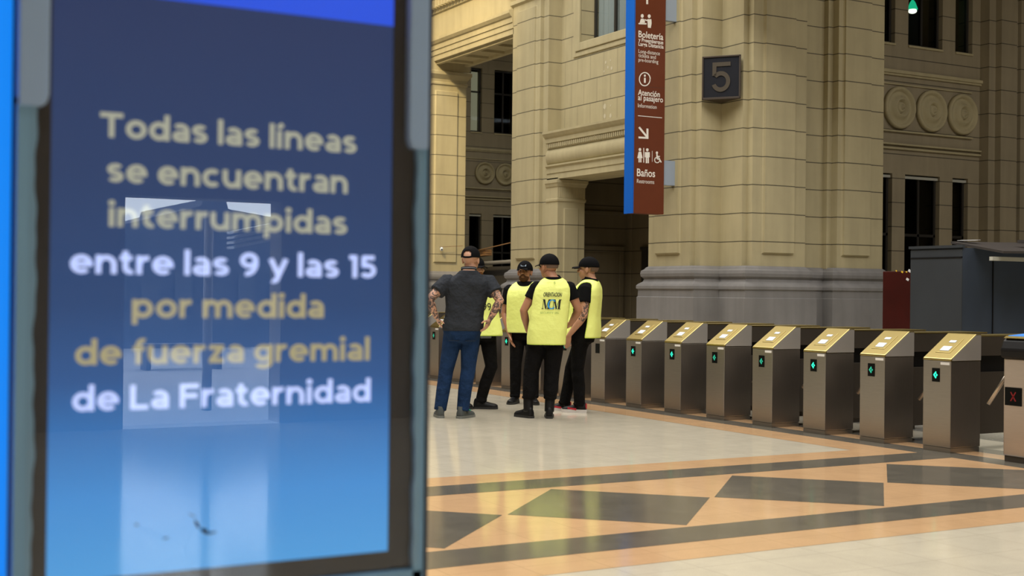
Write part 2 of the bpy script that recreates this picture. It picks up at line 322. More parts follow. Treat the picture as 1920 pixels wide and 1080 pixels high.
def notice(s, x0, x1, z, y, cap):
    """one mesh builder per word, the whole line fitted between x0 and x1"""
    W = 0; out = [[]]
    for c in s:
        g_, w_ = glyph(c)
        if c == ' ': out.append([])
        out[-1] += [[(px_+W, py_) for px_, py_ in q] for q in g_]; W += w_ + .105
    W -= .105; k = (x1-x0)/W; R = []
    for word in out:
        mb = MB()
        for q in word: mb.poly([(x0+px_*k, y, z+py_*cap) for px_, py_ in q])
        R.append(mb)
    return R

# ------------------------------------------------------------------ hall shell
HX0, HX1, HY0, HY1, HZ = -14.0, 40.0, -7.81, 47.0, 14.6
fl = MB(); FM = ['cream', 'orange', 'dark', 'greytile']
def patch(x0, x1, y0, y1, z, mi): fl.poly([(x0, y0, z), (x1, y0, z), (x1, y1, z), (x0, y1, z)], None, mi)
patch(HX0, HX1, HY0, HY1, 0, 0)
BX = 8.66
patch(HX0, BX, 5.387, 8.575, .001, 1); patch(8.24, BX, 8.575, HY1, .001, 1)
patch(HX0, BX, 5.756, 6.138, .002, 2); patch(HX0, BX, 7.81, 8.19, .002, 2)
for k in range(-11, 3):
    cx = 4.655 + 1.587*k; h = .775
    q = [(cx-h, 6.962), (cx, 6.962-h), (cx+h, 6.962), (cx, 6.962+h)]
    fl.poly([(min(x, BX), y, .002) for x, y in q], None, 2)
for x0, x1, mi in ((BX, 8.95, 2), (8.95, 9.2, 1), (9.2, 9.47, 2), (9.47, 10.05, 0), (10.05, 10.6, 3), (10.6, 11.0, 2), (11.0, 11.5, 1)): patch(x0, x1, HY0, HY1, .001, mi)
fl.build('floor', FM, kind='structure')

def sbox(name, mat, *a): return MB().box(*a).build(name, mat, kind='structure')
sbox('ceiling', 'ceiling', HX0, 13.7, HY0, HY1+.3, HZ, HZ+.2)
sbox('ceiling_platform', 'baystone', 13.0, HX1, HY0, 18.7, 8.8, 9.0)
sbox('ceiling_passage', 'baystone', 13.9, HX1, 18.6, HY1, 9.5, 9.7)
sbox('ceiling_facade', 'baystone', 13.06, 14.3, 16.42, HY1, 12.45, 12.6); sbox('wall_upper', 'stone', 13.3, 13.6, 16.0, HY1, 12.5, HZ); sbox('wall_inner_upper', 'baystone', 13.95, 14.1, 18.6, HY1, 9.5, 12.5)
sbox('wall_left', 'hallwall', HX0-.3, HX0, HY0, HY1, 0, HZ)
sbox('wall_far', 'hallwall', HX0, 13.6, HY1, HY1+.3, 0, HZ)
sbox('wall_passage_end', 'baystone', 13.0, HX1, HY1, HY1+.3, 0, 12.5)
sbox('wall_platform_end', 'hallwall', HX1, HX1+.3, HY0, HY1, 0, 9.7)
sbox('wall_above_platform', 'stone', 13.0, 13.4, HY0, 16.4, 6.2, HZ)  # unseen; brought down low to keep skylight out of the bay
# back wall with the street door
dx0, dx1, dz = 2.865, 4.44, 2.262
wb = MB(); wb.box(HX0, dx0, HY0-.35, HY0, 0, HZ); wb.box(dx1, HX1, HY0-.35, HY0, 0, HZ); wb.box(dx0, dx1, HY0-.35, HY0, dz, HZ)
wb.build('wall_back', 'hallwall', kind='structure')
# street outside
MB().box(-30, 50, -60, HY0-.35, -.2, 0).build('ground_street', 'street', kind='structure')
st = MB(); st.poly([(3.5, -25, 0), (3.5, -25, 1.9), (8.45, -25, 3.30), (8.5, -25, 3.46), (9.05, -25, 3.42), (9.1, -25, 3.25), (13, -25, 2.7), (13, -25, 0)], (0, -6, 0))
t = thing('street_pavilion', 'dark gabled street building reflected in the kiosk glass', 'building', (8.2, -25, 0))
st.build('wall', 'facade2', t)
for i in range(7): MB().box(5.6+.75*i, 6.0+.75*i, -24.98, -24.93, .9+.1*(i % 3), 1.5+.25*(i % 2)).build('window', 'facade', t)
t = tag(MB().tube([(4.17, -9.5, 0), (4.17, -9.5, 2.2)], [.055, .05], 14).build('street_post', 'pole', smooth=True), 'pale street post outside the door, reflected in the kiosk glass', 'post')
aw = thing('street_awning', 'louvred pale awning reflected near the top of the kiosk screen', 'awning', (5.5, -10.2, 2.3))
for k in range(4): MB().poly([(4.62, -10+.001*k, 2.02-.06*k), (5.5, -10, 2.22-.06*k), (5.5, -10, 2.25-.06*k), (4.62, -10, 2.05-.06*k)], (0, -.3, 0)).build('slat', 'awning', aw)
MB().tube([(5.5, -10.2, 0), (5.5, -10.2, 2.3)], .03).build('pole', 'pole', aw)
tag(MB().box(5.2, 6.6, -17.2, -16.8, .38, .44).box(5.25, 5.33, -17.2, -16.8, 0, .38).box(6.45, 6.53, -17.2, -16.8, 0, .38).build('street_bench', 'facade'), 'grey bench on the street, reflected in the kiosk glass', 'bench')

# ------------------------------------------------------------------ facade
XF = 13.0
SK = [(.13, 0), (.14, 0), (.14, 1.31), (.125, 1.32), (.125, 1.44), (.15, 1.455), (.15, 1.50), (.13, 1.53), (.065, 1.575), (.05, 1.62), (.09, 1.66), (.10, 1.71), (.09, 1.76), (.05, 1.785), (.035, 1.81), (.0, 1.835)]
def pier(name, plan, plan_base, top, cap=None):
    o = sweep(MB(), plan, [(0, 1.82), (0, top)]).build(name, 'stone', kind='structure')
    sweep(MB(), plan_base, SK).build('baseboard_' + name.split('_')[-1], 'greystone', kind='structure')
    return o
def field(o, face, c, a0, a1, z0, z1, th=.05):
    """raised panel with a chamfered rim on a pier face: face 'x' at X = c looking to -X, 'y' at Y = c looking to -Y"""
    e = .02; R = []
    for off, d in ((0, 0), (e, th*.35), (e+.005, th)):
        q = [(a0+off, z0+off), (a1-off, z0+off), (a1-off, z1-off), (a0+off, z1-off)]
        R.append([(c-d, a, z) if face == 'x' else (a, c-d, z) for a, z in q])
    mb = MB(); mb.rings(R, cap=True)
    mb.build('raised_panel', 'stone', o)
# pier under the plaque, wrapping the corner of the hall
Y0 = 18.44
Y1 = PX(1295, 300, XF).y; X2 = PY(1304, 300, Y1).x; Y2 = PX(1314.5, 300, X2).y; X3 = PY(1352, 300, Y2).x; Y3 = PX(1392, 300, X3).y
X4 = PY(1402, 300, Y3).x; Y4 = PX(1411, 300, X4).y; X5 = PY(1511, 300, Y4).x; Y5 = Y4+.24; X6 = PY(1543, 300, Y5).x; Y6 = PX(1551, 300, X6).y; X7 = PY(1560, 300, Y6).x; Y7 = max(Y4, PX(1566, 300, X7).y) if False else Y4
X8 = PY(1656, 300, Y7).x
plan = [(14.6, Y0), (XF, Y0), (XF, Y1), (X2, Y1), (X2, Y2), (X3, Y2), (X3, Y3), (X4, Y3), (X4, Y4), (X5, Y4), (X5, Y5), (X6, Y5), (X6, Y6), (X7, Y6), (X7, Y7), (X8, Y7), (X8, 18.0)]
planb = [(14.6, Y0), (XF, Y0), (XF, Y2), (X3, Y2), (X3, Y4), (X5, Y4), (X5, Y5), (X6+.03, Y5), (X6+.03, Y7), (X8, Y7), (X8, 18.0)]
pc = pier('pillar_corner', plan, planb, 12.5)
zt = 10.0
field(pc, 'x', XF, PX(1277.5, 300, XF).y, PX(1231, 300, XF).y, 2.03, zt)
field(pc, 'y', Y4, PY(1429, 300, Y4).x, PY(1489, 300, Y4).x, 2.03, zt)
field(pc, 'y', Y7, PY(1578, 300, Y7).x, PY(1631, 300, Y7).x, 2.03, zt)
# pier between doorway and passage
YB0 = PX(959.5, 300, XF).y; YB1 = PX(1011, 300, XF).y; XB2 = PY(1017, 300, YB1).x; YB2 = PX(1026.5, 300, XB2).y; XW = PY(1051, 300, YB2).x
pb = pier('pillar_middle', [(13.95, YB0), (XF, YB0), (XF, YB1), (XB2, YB1), (XB2, YB2), (XW, YB2), (XW+.4, YB2)], [(13.95, YB0), (XF, YB0), (XF, YB2), (XW, YB2)], 12.5)
field(pb, 'x', XF, PX(1005, 300, XF).y, PX(970, 300, XF).y, 2.03, PX(985, 18, XF).z)
cp = MB(); sweep(cp, [(13.95, YB0), (XF, YB0), (XF, YB1), (XB2, YB1), (XB2, YB2), (XW+.1, YB2)], [(0, 7.2), (.05, 7.24), (.05, 7.30), (.02, 7.32), (.03, 7.38), (.12, 7.5), (.12, 7.6), (0, 7.62)]).build('trim_capital', 'plainstone', kind='structure')
# jamb pier of the passage
YA = 27.09; XA = 13.87
pa = pier('pillar_jamb', [(XF, 46.9), (XF, YA), (XA, YA), (XA, 46.9)], [(XF, 46.9), (XF, YA), (XA, YA), (XA, 46.9)], 6.664)
field(pa, 'y', YA, PY(814, 300, YA).x, PY(857, 300, YA).x, 2.03, 6.02, .045)
sweep(MB(), [(XF, 46.9), (XF, YA), (XA, YA), (XA, 27.6)], [(0, 6.14), (.03, 6.16), (.03, 6.2), (.01, 6.22), (.02, 6.28), (.06, 6.33), (.10, 6.38), (.10, 6.45), (.06, 6.47), (.06, 6.665)]).build('trim_jamb_capital', 'plainstone', kind='structure')
# architrave, frieze and dentil cornice over the passage
YL0, YL1 = YB0-.02, 46.9
def run(mb, prof, y0, y1):
    """extrude a closed profile of (x, z) along Y"""
    return mb.poly([(x, y0, z) for x, z in prof], (0, y1-y0, 0))
run(MB(), [(XF+.945, 6.665), (XF, 6.665), (XF, 6.78), (XF-.02, 6.785), (XF-.02, 6.90), (XF-.04, 6.905), (XF-.04, 7.01), (XF-.07, 7.03), (XF-.11, 7.09), (XF-.11, 7.15), (XF, 7.175), (XF, 7.72), (XF-.04, 7.74), (XF-.04, 7.80), (XF-.07, 7.82), (XF-.07, 8.03), (XF-.2, 8.1), (XF-.3, 8.3), (XF, 8.32), (XF, 12.5), (XF+.945, 12.5)], YL0, YL1).build('beam_architrave', 'plainstone', kind='structure')
MB().box(XF-.002, XF+.02, YL0, YL1, 7.153, 7.172).build('trim_shadow_joint', 'bronze', kind='structure')  # dark strip standing in for the shadow above the moulding
de = MB(); y = YL0+.05
while y < 46.5: de.box(XF-.15, XF-.06, y, y+.075, 7.83, 8.0); y += .15
de.build('trim_dentils', 'plainstone', kind='structure')
so = MB(); y = YL0+.3
so.box(XF+.06, XF+.16, YL0, YA, 6.60, 6.67); so.box(XF+.78, XF+.88, YL0, YA, 6.60, 6.67)
while y < YA: so.box(XF+.16, XF+.78, y, y+.12, 6.61, 6.67); y += .75
so.build('trim_soffit_coffers', 'plainstone', kind='structure')

# doorway bay: wall, window, hood, jamb
YD1, YD0 = YB2, Y0
wy1 = PX(1090, 75, XW).y; wy0 = YD1+YD0-wy1 - .02; wz = PX(1090, 80, XW).z
ww = MB(); ww.box(XW, XW+.45, YD0-.1, YD1+.1, 3.57, wz); ww.box(XW, XW+.45, YD0-.1, wy0, wz, 12.5); ww.box(XW, XW+.45, wy1, YD1+.1, wz, 12.5)
ww.box(XW, XW+.45, wy0, wy1, 9.2, 12.5)
ww.build('wall_doorway_bay', 'wallstone', kind='structure')
wf = MB()
for d, th in ((.0, .05), (.16, .025)):
    wd = .16 if d == 0 else .10
    wf.box(XW-th, XW, wy1+d, wy1+d+wd, wz-d-wd, 9.2); wf.box(XW-th, XW, wy0-d-wd, wy0-d, wz-d-wd, 9.2); wf.box(XW-th, XW, wy0-d, wy1+d, wz-d-wd, wz-d)
wf.build('trim_window_surround', 'plainstone', kind='structure', bevel=.012)
xg = PY(1114, 50, wy1).x
wn = thing('window_1', 'tall curtained window over the doorway, seen left of the hanging sign', 'window'); wn['kind'] = 'structure'
wm = MB(); wm.box(xg, xg+.05, wy0, wy1, wz, wz+.05)
for yy in [wy1-.05 - i*(wy1-wy0-.05)/3 for i in range(4)]: wm.box(xg, xg+.05, yy, yy+.05, wz, 9.2)
wm.build('window_frame', 'winframe', wn)
MB().box(xg+.02, xg+.026, wy0, wy1, wz, 9.2).build('pane', 'clearglass', wn)
cu = MB(); R = []
for zz in (wz, 9.2): R.append([(xg+.085+.02*sin(i*1.3), wy0-.05+i*(wy1-wy0+.1)/60, zz) for i in range(61)])
cu.rings(R, cap=False, closed=False); cu.build('curtain', 'curtain', wn, smooth=True)
# hood: architrave, bulged frieze, dentils, cornice
HY = YD1-.01
fr = [(XF+.08-.06*sin(pi*i/10)**.7 if 0 < i < 10 else XF+.08, 3.87+.30*i/10) for i in range(11)]
run(MB(), [(XW+.3, 3.575), (XF+.06, 3.575), (XF+.06, 3.69), (XF+.045, 3.695), (XF+.045, 3.80), (XF+.01, 3.83), (XF+.01, 3.86)] + fr + [(XF+.06, 4.18), (XF+.06, 4.275), (XF+.01, 4.29), (XF+.01, 4.37), (XF-.02, 4.40), (XF-.06, 4.46), (XF-.06, 4.50), (XW+.3, 4.53)], YD0+.02, HY).build('trim_door_hood', 'plainstone', kind='structure')
de = MB(); y = YD0+.05
while y < HY-.06: de.box(XF+.02, XF+.07, y, y+.035, 4.195, 4.27); y += .068
de.build('trim_hood_dentils', 'plainstone', kind='structure')
YJ = PX(1045.5, 400, XF+.06).y; XJ = PY(1096, 400, YJ).x
jb = sweep(MB(), [(XF+.06, YD1), (XF+.06, YJ), (XJ, YJ), (XJ, YD1+.4)], [(0, 0), (0, 3.6)]).build('door_jamb', 'stone', kind='structure')
field(jb, 'y', YJ, PY(1056, 400, YJ).x, PY(1085, 400, YJ).x, .6, 3.02, .02)
cj = MB(); sweep(cj, [(XF+.06, YD1), (XF+.06, YJ), (XJ, YJ), (XJ, YD1)], [(.004, 3.13), (.02, 3.15), (.02, 3.19), (.006, 3.2), (.006, 3.42), (.02, 3.43), (.035, 3.48), (.05, 3.50), (.05, 3.56), (.0, 3.575)])
x = XF+.09
while x < XJ-.03: cj.box(x, x+.02, YJ-.015, YJ, 3.21, 3.41); x += .042
cj.build('trim_door_capital', 'plainstone', kind='structure')
# vestibule behind the doorway
XV = PY(1175, 470, 22.2).x
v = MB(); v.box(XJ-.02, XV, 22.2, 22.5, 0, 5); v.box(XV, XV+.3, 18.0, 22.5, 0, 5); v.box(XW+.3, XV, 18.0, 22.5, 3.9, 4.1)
v.build('wall_vestibule', 'shadestone', kind='structure')  # the vestibule's shade is put into this stone's colour
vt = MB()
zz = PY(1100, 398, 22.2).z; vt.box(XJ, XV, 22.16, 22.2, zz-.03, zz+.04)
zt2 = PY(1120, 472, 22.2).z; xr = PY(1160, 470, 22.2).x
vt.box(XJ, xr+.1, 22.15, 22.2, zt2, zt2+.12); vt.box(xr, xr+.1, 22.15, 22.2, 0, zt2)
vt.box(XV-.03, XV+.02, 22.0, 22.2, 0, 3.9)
vt.build('trim_vestibule_door_frame', 'shadestone', kind='structure', bevel=.01)
gx = XV-.03; g0, g1 = PX(1203, 470, gx).y, 18.6; gz = PX(1205, 463, gx).z
gt = MB()
for i in range(12): gt.box(gx-.03, gx, g1+(g0-g1)*i/12, g1+(g0-g1)*i/12+.03, 0, gz)
gt.box(gx-.04, gx, g1, g0, gz-.06, gz); gt.box(gx-.002, gx+.01, g1, g0, 0, gz)
gt.build('door_1', 'winframe', kind='structure')

# bay with roundels and windows right of the corner pier, and the same bay seen through the passage
def bay(prefix, Yr, wins_hi, wins_lo, rnd, rr, zs, x0, x1, lowbright=None):
    """wall at Y = Yr looking to -Y; zs = (sill of upper windows, ledge, panel top, panel bottom, ledge2, lower window heads)"""
    z_sill, z_led, z_pt, z_pb, z_l2, z_h = zs
    wb = MB(); top = 9.4
    def seg(xs, z0, z1):
        e = x0
        for a, b in xs: wb.box(e, a, Yr, Yr+.35, z0, z1); e = b
        wb.box(e, x1, Yr, Yr+.35, z0, z1)
    seg(wins_lo, 0, z_h); wb.box(x0, x1, Yr, Yr+.35, z_h, z_sill); seg(wins_hi, z_sill, z_sill+2.0); wb.box(x0, x1, Yr, Yr+.35, z_sill+2.0, top)
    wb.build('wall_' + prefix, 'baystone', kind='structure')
    tr = MB()
    tr.box(x0, x1, Yr-.075, Yr, z_led-.06, z_led); tr.box(x0, x1, Yr-.045, Yr, z_led-.10, z_led-.06)
    tr.box(x0, x1, Yr-.06, Yr, z_l2-.03, z_l2); tr.box(x0, x1, Yr-.05, Yr, z_l2-.11, z_l2-.075)
    tr.box(x0, x1-.25, Yr-.03, Yr, z_pt, z_pt+.025); tr.box(x0, x1-.25, Yr-.06, Yr, z_pb-.03, z_pb)
    tr.build('trim_' + prefix, 'plainstone', kind='structure')
    for i, (x, z) in enumerate(rnd):
        pr = [(rr*1.0, 0), (rr, 0.070), (rr*.93, 0.100), (rr*.84, 0.090), (rr*.80, 0.040), (rr*.72, 0.024), (rr*.55, 0.060), (rr*.44, 0.140), (rr*.38, 0.140), (rr*.33, 0.060), (rr*.25, 0.040), (rr*.22, 0.110), (rr*.14, 0.120), (rr*.11, 0.070), (rr*.08, 0.150), (0, 0.170)]
        o = MB().lathe(pr, (x, Yr, z), 'y', 36).build('trim_roundel', 'plainstone', smooth=True, kind='structure')
    k = 0
    for W, z0, z1 in ((wins_hi, z_sill, z_sill+2.0), (wins_lo, .6, z_h)):
        for a, b in W:
            k += 1
            wn = thing('window_%s_%d' % (prefix, k), 'dark narrow window in the wall with roundels', 'window'); wn['kind'] = 'structure'
            f = MB(); e = .05
            f.box(a, a+e, Yr+.1, Yr+.16, z0, z1); f.box(b-e, b, Yr+.1, Yr+.16, z0, z1); f.box(a, b, Yr+.1, Yr+.16, z0, z0+e); f.box(a, b, Yr+.1, Yr+.16, z1-e, z1)
            if b-a > .6: f.box((a+b)/2-.025, (a+b)/2+.025, Yr+.1, Yr+.16, z0, z1)
            f.box(a, b, Yr+.1, Yr+.15, z0+(z1-z0)*.62, z0+(z1-z0)*.62+.05)
            f.build('window_frame', 'winframe', wn)
            if z1 < 5: MB().box(a, b, Yr+.05, Yr+.10, z1-.075, z1-.025).build('lit_head_strip', 'barrier', wn)  # pale bar painting the light on the window head
            MB().box(a, b, Yr-.03, Yr+.1, z0-.04, z0).build('sill', 'plainstone', wn)
            MB().box(a, b, Yr+.125, Yr+.131, z0, z1).build('pane', 'winglass', wn)
            if lowbright and k == lowbright: MB().box(a+.02, b-.06, Yr+.2, Yr+.22, z0, z1-.1).build('blind', emit('daylit_blind', (.60, .60, .47), .7), wn)
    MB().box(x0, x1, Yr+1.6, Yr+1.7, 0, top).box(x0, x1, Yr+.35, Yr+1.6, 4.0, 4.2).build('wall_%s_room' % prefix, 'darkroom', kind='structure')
YR = 18.0
bay('bay', YR, [(17.75, PY(1678, 80, YR).x), (PY(1703, 58, YR).x, PY(1767, 93, YR).x), (PY(1791, 98, YR).x, PY(1823, 102, YR).x)],
    [(17.75, PY(1673, 325, YR).x), (PY(1697, 328, YR).x, PY(1762, 332, YR).x), (PY(1786, 334, YR).x, PY(1815, 336, YR).x)],
    [(18.424, 4.945), (19.27, 4.945), (20.115, 4.945)], .40, (6.16, 5.65, 5.375, 4.51, 4.265, 3.695), X8-.3, 20.64)
YQ = 36.0
bay('passage', YQ, [(PY(883, 168, YQ).x, PY(904, 168, YQ).x), (PY(927, 168, YQ).x, PY(965, 168, YQ).x)], [(PY(880, 400, YQ).x, PY(903, 400, YQ).x), (PY(925, 400, YQ).x, PY(965, 400, YQ).x)],
    [(19.10, 5.09), (19.82, 5.09), (20.54, 5.09)], .345, (6.36, 5.85, 5.52, 4.62, 4.36, 3.81), 14.0, 24, 1)
# stepped pier right of the bay
q0 = 20.64; ya = PX(1853, 300, q0).y; xb = PY(1865, 300, ya).x; yb = PX(1876, 300, xb).y; xc = PY(1905, 300, yb).x
sweep(MB(), [(q0, YR+.2), (q0, ya), (xb, ya), (xb, yb), (xc, yb), (xc, yb+.08), (xc+.12, yb+.08), (xc+.12, yb), (xc+3, yb), (xc+3, YR)], [(0, 0), (0, 9.4)]).build('pillar_platform', 'baystone', kind='structure')
sbox('wall_platform', 'baystone', xc+3, HX1, YR, YR+.3, 0, 9.4)
sbox('wall_passage_side', 'baystone', 17.8, 18.0, 18.3, YQ, 0, 3.0) if False else None
lp = PY(1711, 18, YR+.9)
t = thing('pendant_lamp', 'small green and white pendant lamp behind the upper window right of the corner pier', 'lamp', lp)
MB().lathe([(.012, .6), (.012, .2), (.05, .15), (.10, .02), (.10, 0), (.0, .0)], lp).build('lamp_shade', 'green', t)
MB().ell(lp-Vector((0, 0, .03)), (.085, .085, .05)).build('bulb', emit('bulb_white', (.9, 1, .95), 5.0), t)

ps = MB()
for x_, y_, r_ in ((1136, 117, .03), (1140, 126, .028), (1147, 128, .035), (1133, 134, .02), (1145, 113, .02), (1134, 200, .055), (1134, 218, .045), (1145, 217, .045), (1145, 198, .02)):
    p_ = PX(x_, y_, XW); ps.poly([(XW-.004, p_.y+r_*.8*cos(a*.6283), p_.z+r_*(1+.3*sin(3*a))*sin(a*.6283)) for a in range(10)], (.003, 0, 0))
ps.build('trim_paint_spots', plain('pale_paint', (.52, .47, .33), .8), kind='structure')

# ------------------------------------------------------------------ information kiosk
KY = 2.51
t = thing('information_kiosk', 'tall blue-grey kiosk with a lit notice screen, filling the left of the photo', 'kiosk', (.77, KY+.08, 0))
KX0, KX1 = .3655, 1.190
MB().box(KX0+.006, KX1-.002, KY+.02, KY+.16, 0, 2.25).build('housing', 'kioskside', t, bevel=.006)
# frame pieces with the worn, wavy inner edge of the bare strips
def strip(name, x_out, inner, z0, z1, mat, n=90, th=.02):
    L, Rr = [], []
    for i in range(n+1):
        z = z0+(z1-z0)*i/n; L.append((x_out, z)); Rr.append((inner(z), z))
    mb = MB(); R = [[(a[0], KY-th, a[1]), (b[0], KY-th, b[1]), (b[0], KY+.02, b[1]), (a[0], KY+.02, a[1])] for a, b in zip(L, Rr)]
    return mb.rings(R).build(name, mat, t)
wav = lambda z, p: .0028*sin(z*19+p)+.0022*sin(z*43+2*p)+.0016*sin(z*97+p)
strip('frame_side', KX0, lambda z: .3985+.6*wav(z, 0), .69, 1.705, 'aluold')
strip('frame_side', KX1-.0045, lambda z: 1.1615+.5*wav(z, 1.2), .69, 1.665, 'aluold')
def cover(x_out, x_in, z0, z1, sgn):
    q = [(x_out, z1), (x_out, z0), (x_in-sgn*.012, z0), (x_in-sgn*.004, z0+.008), (x_in, z0+.022), (x_in, z1)]
    return MB().poly([(x, KY-.026, z) for x, z in q], (0, .05, 0)).build('frame_cover', 'alu', t, bevel=.004)
cover(KX0, .4195, 1.690, 2.25, 1); cover(KX1-.005, 1.1395, 1.660, 2.25, -1)
MB().box(KX0, KX1-.005, KY-.02, KY+.02, .69, .776).build('frame_bottom', 'aluold', t, bevel=.004)
MB().box(KX0, KX1-.005, KY-.018, KY+.02, .0, .688).build('plinth', 'alu', t, bevel=.004)
MB().box(KX0, KX1-.005, KY-.022, KY+.02, 2.16, 2.25).build('frame_top', 'alu', t, bevel=.004)
MB().box(1.1855, 1.1925, KY-.024, KY+.16, 0, 2.25).build('side_trim', 'kioskside', t)
bz = MB(); SX0, SX1, SZ0, SZ1 = .4265, 1.1115, .8155, 2.04
bz.box(.385, SX0, KY-.004, KY+.02, .78, 2.17); bz.box(SX1, 1.175, KY-.004, KY+.02, .78, 2.17); bz.box(SX0, SX1, KY-.004, KY+.02, .76, SZ0); bz.box(SX0, SX1, KY-.004, KY+.02, SZ1, 2.17)
bz.build('bezel', 'bezel', t)
sm, N, L, b = nm('screen_picture')
g = N.new('ShaderNodeNewGeometry'); sp = N.new('ShaderNodeSeparateXYZ'); L.new(g.outputs['Position'], sp.inputs[0])
mr = N.new('ShaderNodeMapRange'); mr.inputs['From Min'].default_value = SZ0; mr.inputs['From Max'].default_value = SZ1; L.new(sp.outputs['Z'], mr.inputs['Value'])
cr = N.new('ShaderNodeValToRGB'); L.new(mr.outputs[0], cr.inputs[0])
E = cr.color_ramp.elements; E[0].position = 0; E[0].color = (.055, .30, .66, 1); E[1].position = .62; E[1].color = (.013, .040, .125, 1)
for p_, c_ in ((.12, (.040, .24, .60)), (.22, (.025, .15, .42)), (.30, (.018, .085, .26)), (.42, (.012, .052, .165)), (.9, (.012, .030, .100))):
    e = E.new(p_); e.color = (*c_, 1)
b.inputs['Base Color'].default_value = (.004, .004, .006, 1); b.inputs['Roughness'].default_value = .5
L.new(cr.outputs[0], b.inputs['Emission Color']); b.inputs['Emission Strength'].default_value = 1.0
scn = MB().box(SX0, SX1, KY, KY+.012, SZ0, SZ1).build('screen', sm, t)
MB().box(SX0, SX1, KY-.001, KY, 1.9165, SZ1).build('header_band', emit('header_blue', (.014, .075, .66), 1.0), scn)
GR = emit('notice_grey', (.34, .345, .27), 1.0); WH = emit('notice_white', (.50, .60, 1.0), 1.0); GD = emit('notice_gold', (.34, .30, .17), 1.0)
NOT = [('Todas las líneas', .514, 1.031, 1.644, GR), ('se encuentran', .528, 1.012, 1.560, GR), ('interrumpidas', .532, 1.012, 1.476, GR), ('entre las 9 y las 15', .463, 1.077, 1.387, WH), ('por medida', .577, .963, 1.304, GD), ('de fuerza gremial', .474, 1.065, 1.216, GD), ('de La Fraternidad', .470, 1.068, 1.130, WH)]
for s_, x0, x1, z, mm in NOT:
    for wd_ in notice(s_, x0, x1, z, KY-.002, .0465): wd_.build('lettering', mm, scn)

for (cx, cz, rx, rz, a) in ((.715, .893, .008, .0045, -.6), (.728, .888, .011, .002, .15), (.700, .907, .003, .010, .5), (.69, .925, .008, .0012, -.5), (.585, .915, .004, .002, -.3), (.64, .885, .006, .0015, .1)):
    MB().poly([(cx + rx*cos(q)*cos(a) - rz*sin(q)*sin(a), KY-.0255, cz + rx*cos(q)*sin(a) + rz*sin(q)*cos(a)) for q in [2*pi*i/14 for i in range(14)]], (0, .0004, 0)).build('smudge', 'dirt', t)
MB().box(.387, 1.172, KY-.0245, KY-.0215, .784, 2.168).build('glass', 'kioskglass', t).data
# neighbouring lit panel at the very left
t = thing('lightbox', 'bright blue lit panel at the left edge, beside the kiosk frame', 'lightbox', (.2, KY+.08, 0))
MB().box(.02, .3585, KY+.01, KY+.15, 0, 2.25).build('housing', 'kioskside', t)
MB().box(.02, .3575, KY-.005, KY+.008, .3, 2.2).build('panel', emit('lightbox_blue', (.0, .205, .80), 1.0), t)

# ------------------------------------------------------------------ turnstiles
TX, TW = 8.875, .315
def turnstile(first):
    t = thing('turnstile', 'x', 'turnstile', (TX, 0, 0), 0, 'turnstiles in the long row', True)
    P = lambda mb, n, m_, p=t, **k: mb.build(n, m_, p, **k)
    P(MB().box(.004, .365, .003, TW-.003, 0, .042), 'plinth', 'steel')
    P(MB().poly([(0, 0, .045), (0, 0, .80), (.37, 0, .80), (.37, 0, .045)], (0, TW, 0)), 'cabinet', 'steel', bevel=.004)
    P(MB().box(.002, .368, -.0015, 0, .05, .795), 'side_panel', 'steelside')
    # sloping head, with the reader plate
    P(MB().poly([(-.004, -.003, .803), (.0, -.003, .822), (.31, -.003, 1.038), (.375, -.003, 1.038), (.375, -.003, .803)], (0, TW+.006, 0)), 'head', 'steeltop', bevel=.006)
    for yy in (-.0045, TW+.003): P(MB().poly([(.012, yy, .806), (.012, yy, .822), (.308, yy, 1.028), (.370, yy, 1.028), (.370, yy, .806)], (0, .0015, 0)), 'head_side', 'headside')
    sl = Vector((.31, 0, .216)).normalized(); nr = Vector((-sl.z, 0, sl.x)); o = Vector((0, TW/2, .822))
    rp = P(MB().obox(o+sl*.19+nr*.001, sl*.105, (0, .085, 0), nr*.004), 'reader_plate', 'steeltop', bevel=.002)
    P(MB().obox(o+sl*.14+nr*.006, sl*.032, (0, .050, 0), nr*.003), 'reader_pad', 'pad', rp if False else t)
    P(MB().obox(o+sl*.245+nr*.006, sl*.016, (0, .036, 0), nr*.003), 'reader_display', 'pad', t)
    ind = P(MB().box(-.004, .004, .125, .210, .615, .735), 'indicator', 'glassblack')
    P(MB().box(-.003, .0, .015, .115, .768, .790), 'sticker', 'white')
    P(MB().box(.37, 1.36, .0, TW, .845, 1.022), 'beam', 'darksteel', bevel=.004)
    P(MB().box(.37, 1.36, -.001, TW+.001, 1.015, 1.026), 'beam_lid', 'steeltop')
    P(MB().box(.37, 1.30, .05, TW-.05, .70, .845), 'mechanism', 'black')
    P(MB().box(.37, 1.36, .03, TW-.03, .15, .70), 'rear_body', 'darksteel', bevel=.004)
    P(MB().box(1.18, 1.30, .08, TW-.08, 0, .15), 'rear_foot', 'darksteel')
    c = Vector((.30, TW, .73)); hb = P(MB().tube([c-Vector((0, .04, 0)), c+Vector((0, .05, 0))], .055, 18), 'hub', 'steeledge', smooth=True)
    for d in (Vector((.225, .575, .42))-c, Vector((.72, .60, .80))-c):
        P(MB().tube([c+Vector((0, .03, 0)), c+d], .018, 12), 'arm', 'steeledge', smooth=True)
    return t, ind
def arrow(parent, mat):
    a = MB(); y0, z0 = .1675, .675
    R = lambda pts: a.poly([(-.0055, y0-u, z0+v_) for u, v_ in pts], (.001, 0, 0))
    R([(-.028, 0), (.0, .032), (.010, .024), (-.006, .006), (-.006, -.006), (.010, -.024), (0, -.032)])
    R([(.006, .016), (.026, .0), (.006, -.016), (.0, -.009), (.009, 0), (.0, .009)])
    return a.build('arrow', mat, parent)
t0, ind0 = turnstile(True); kids = list(t0.children)
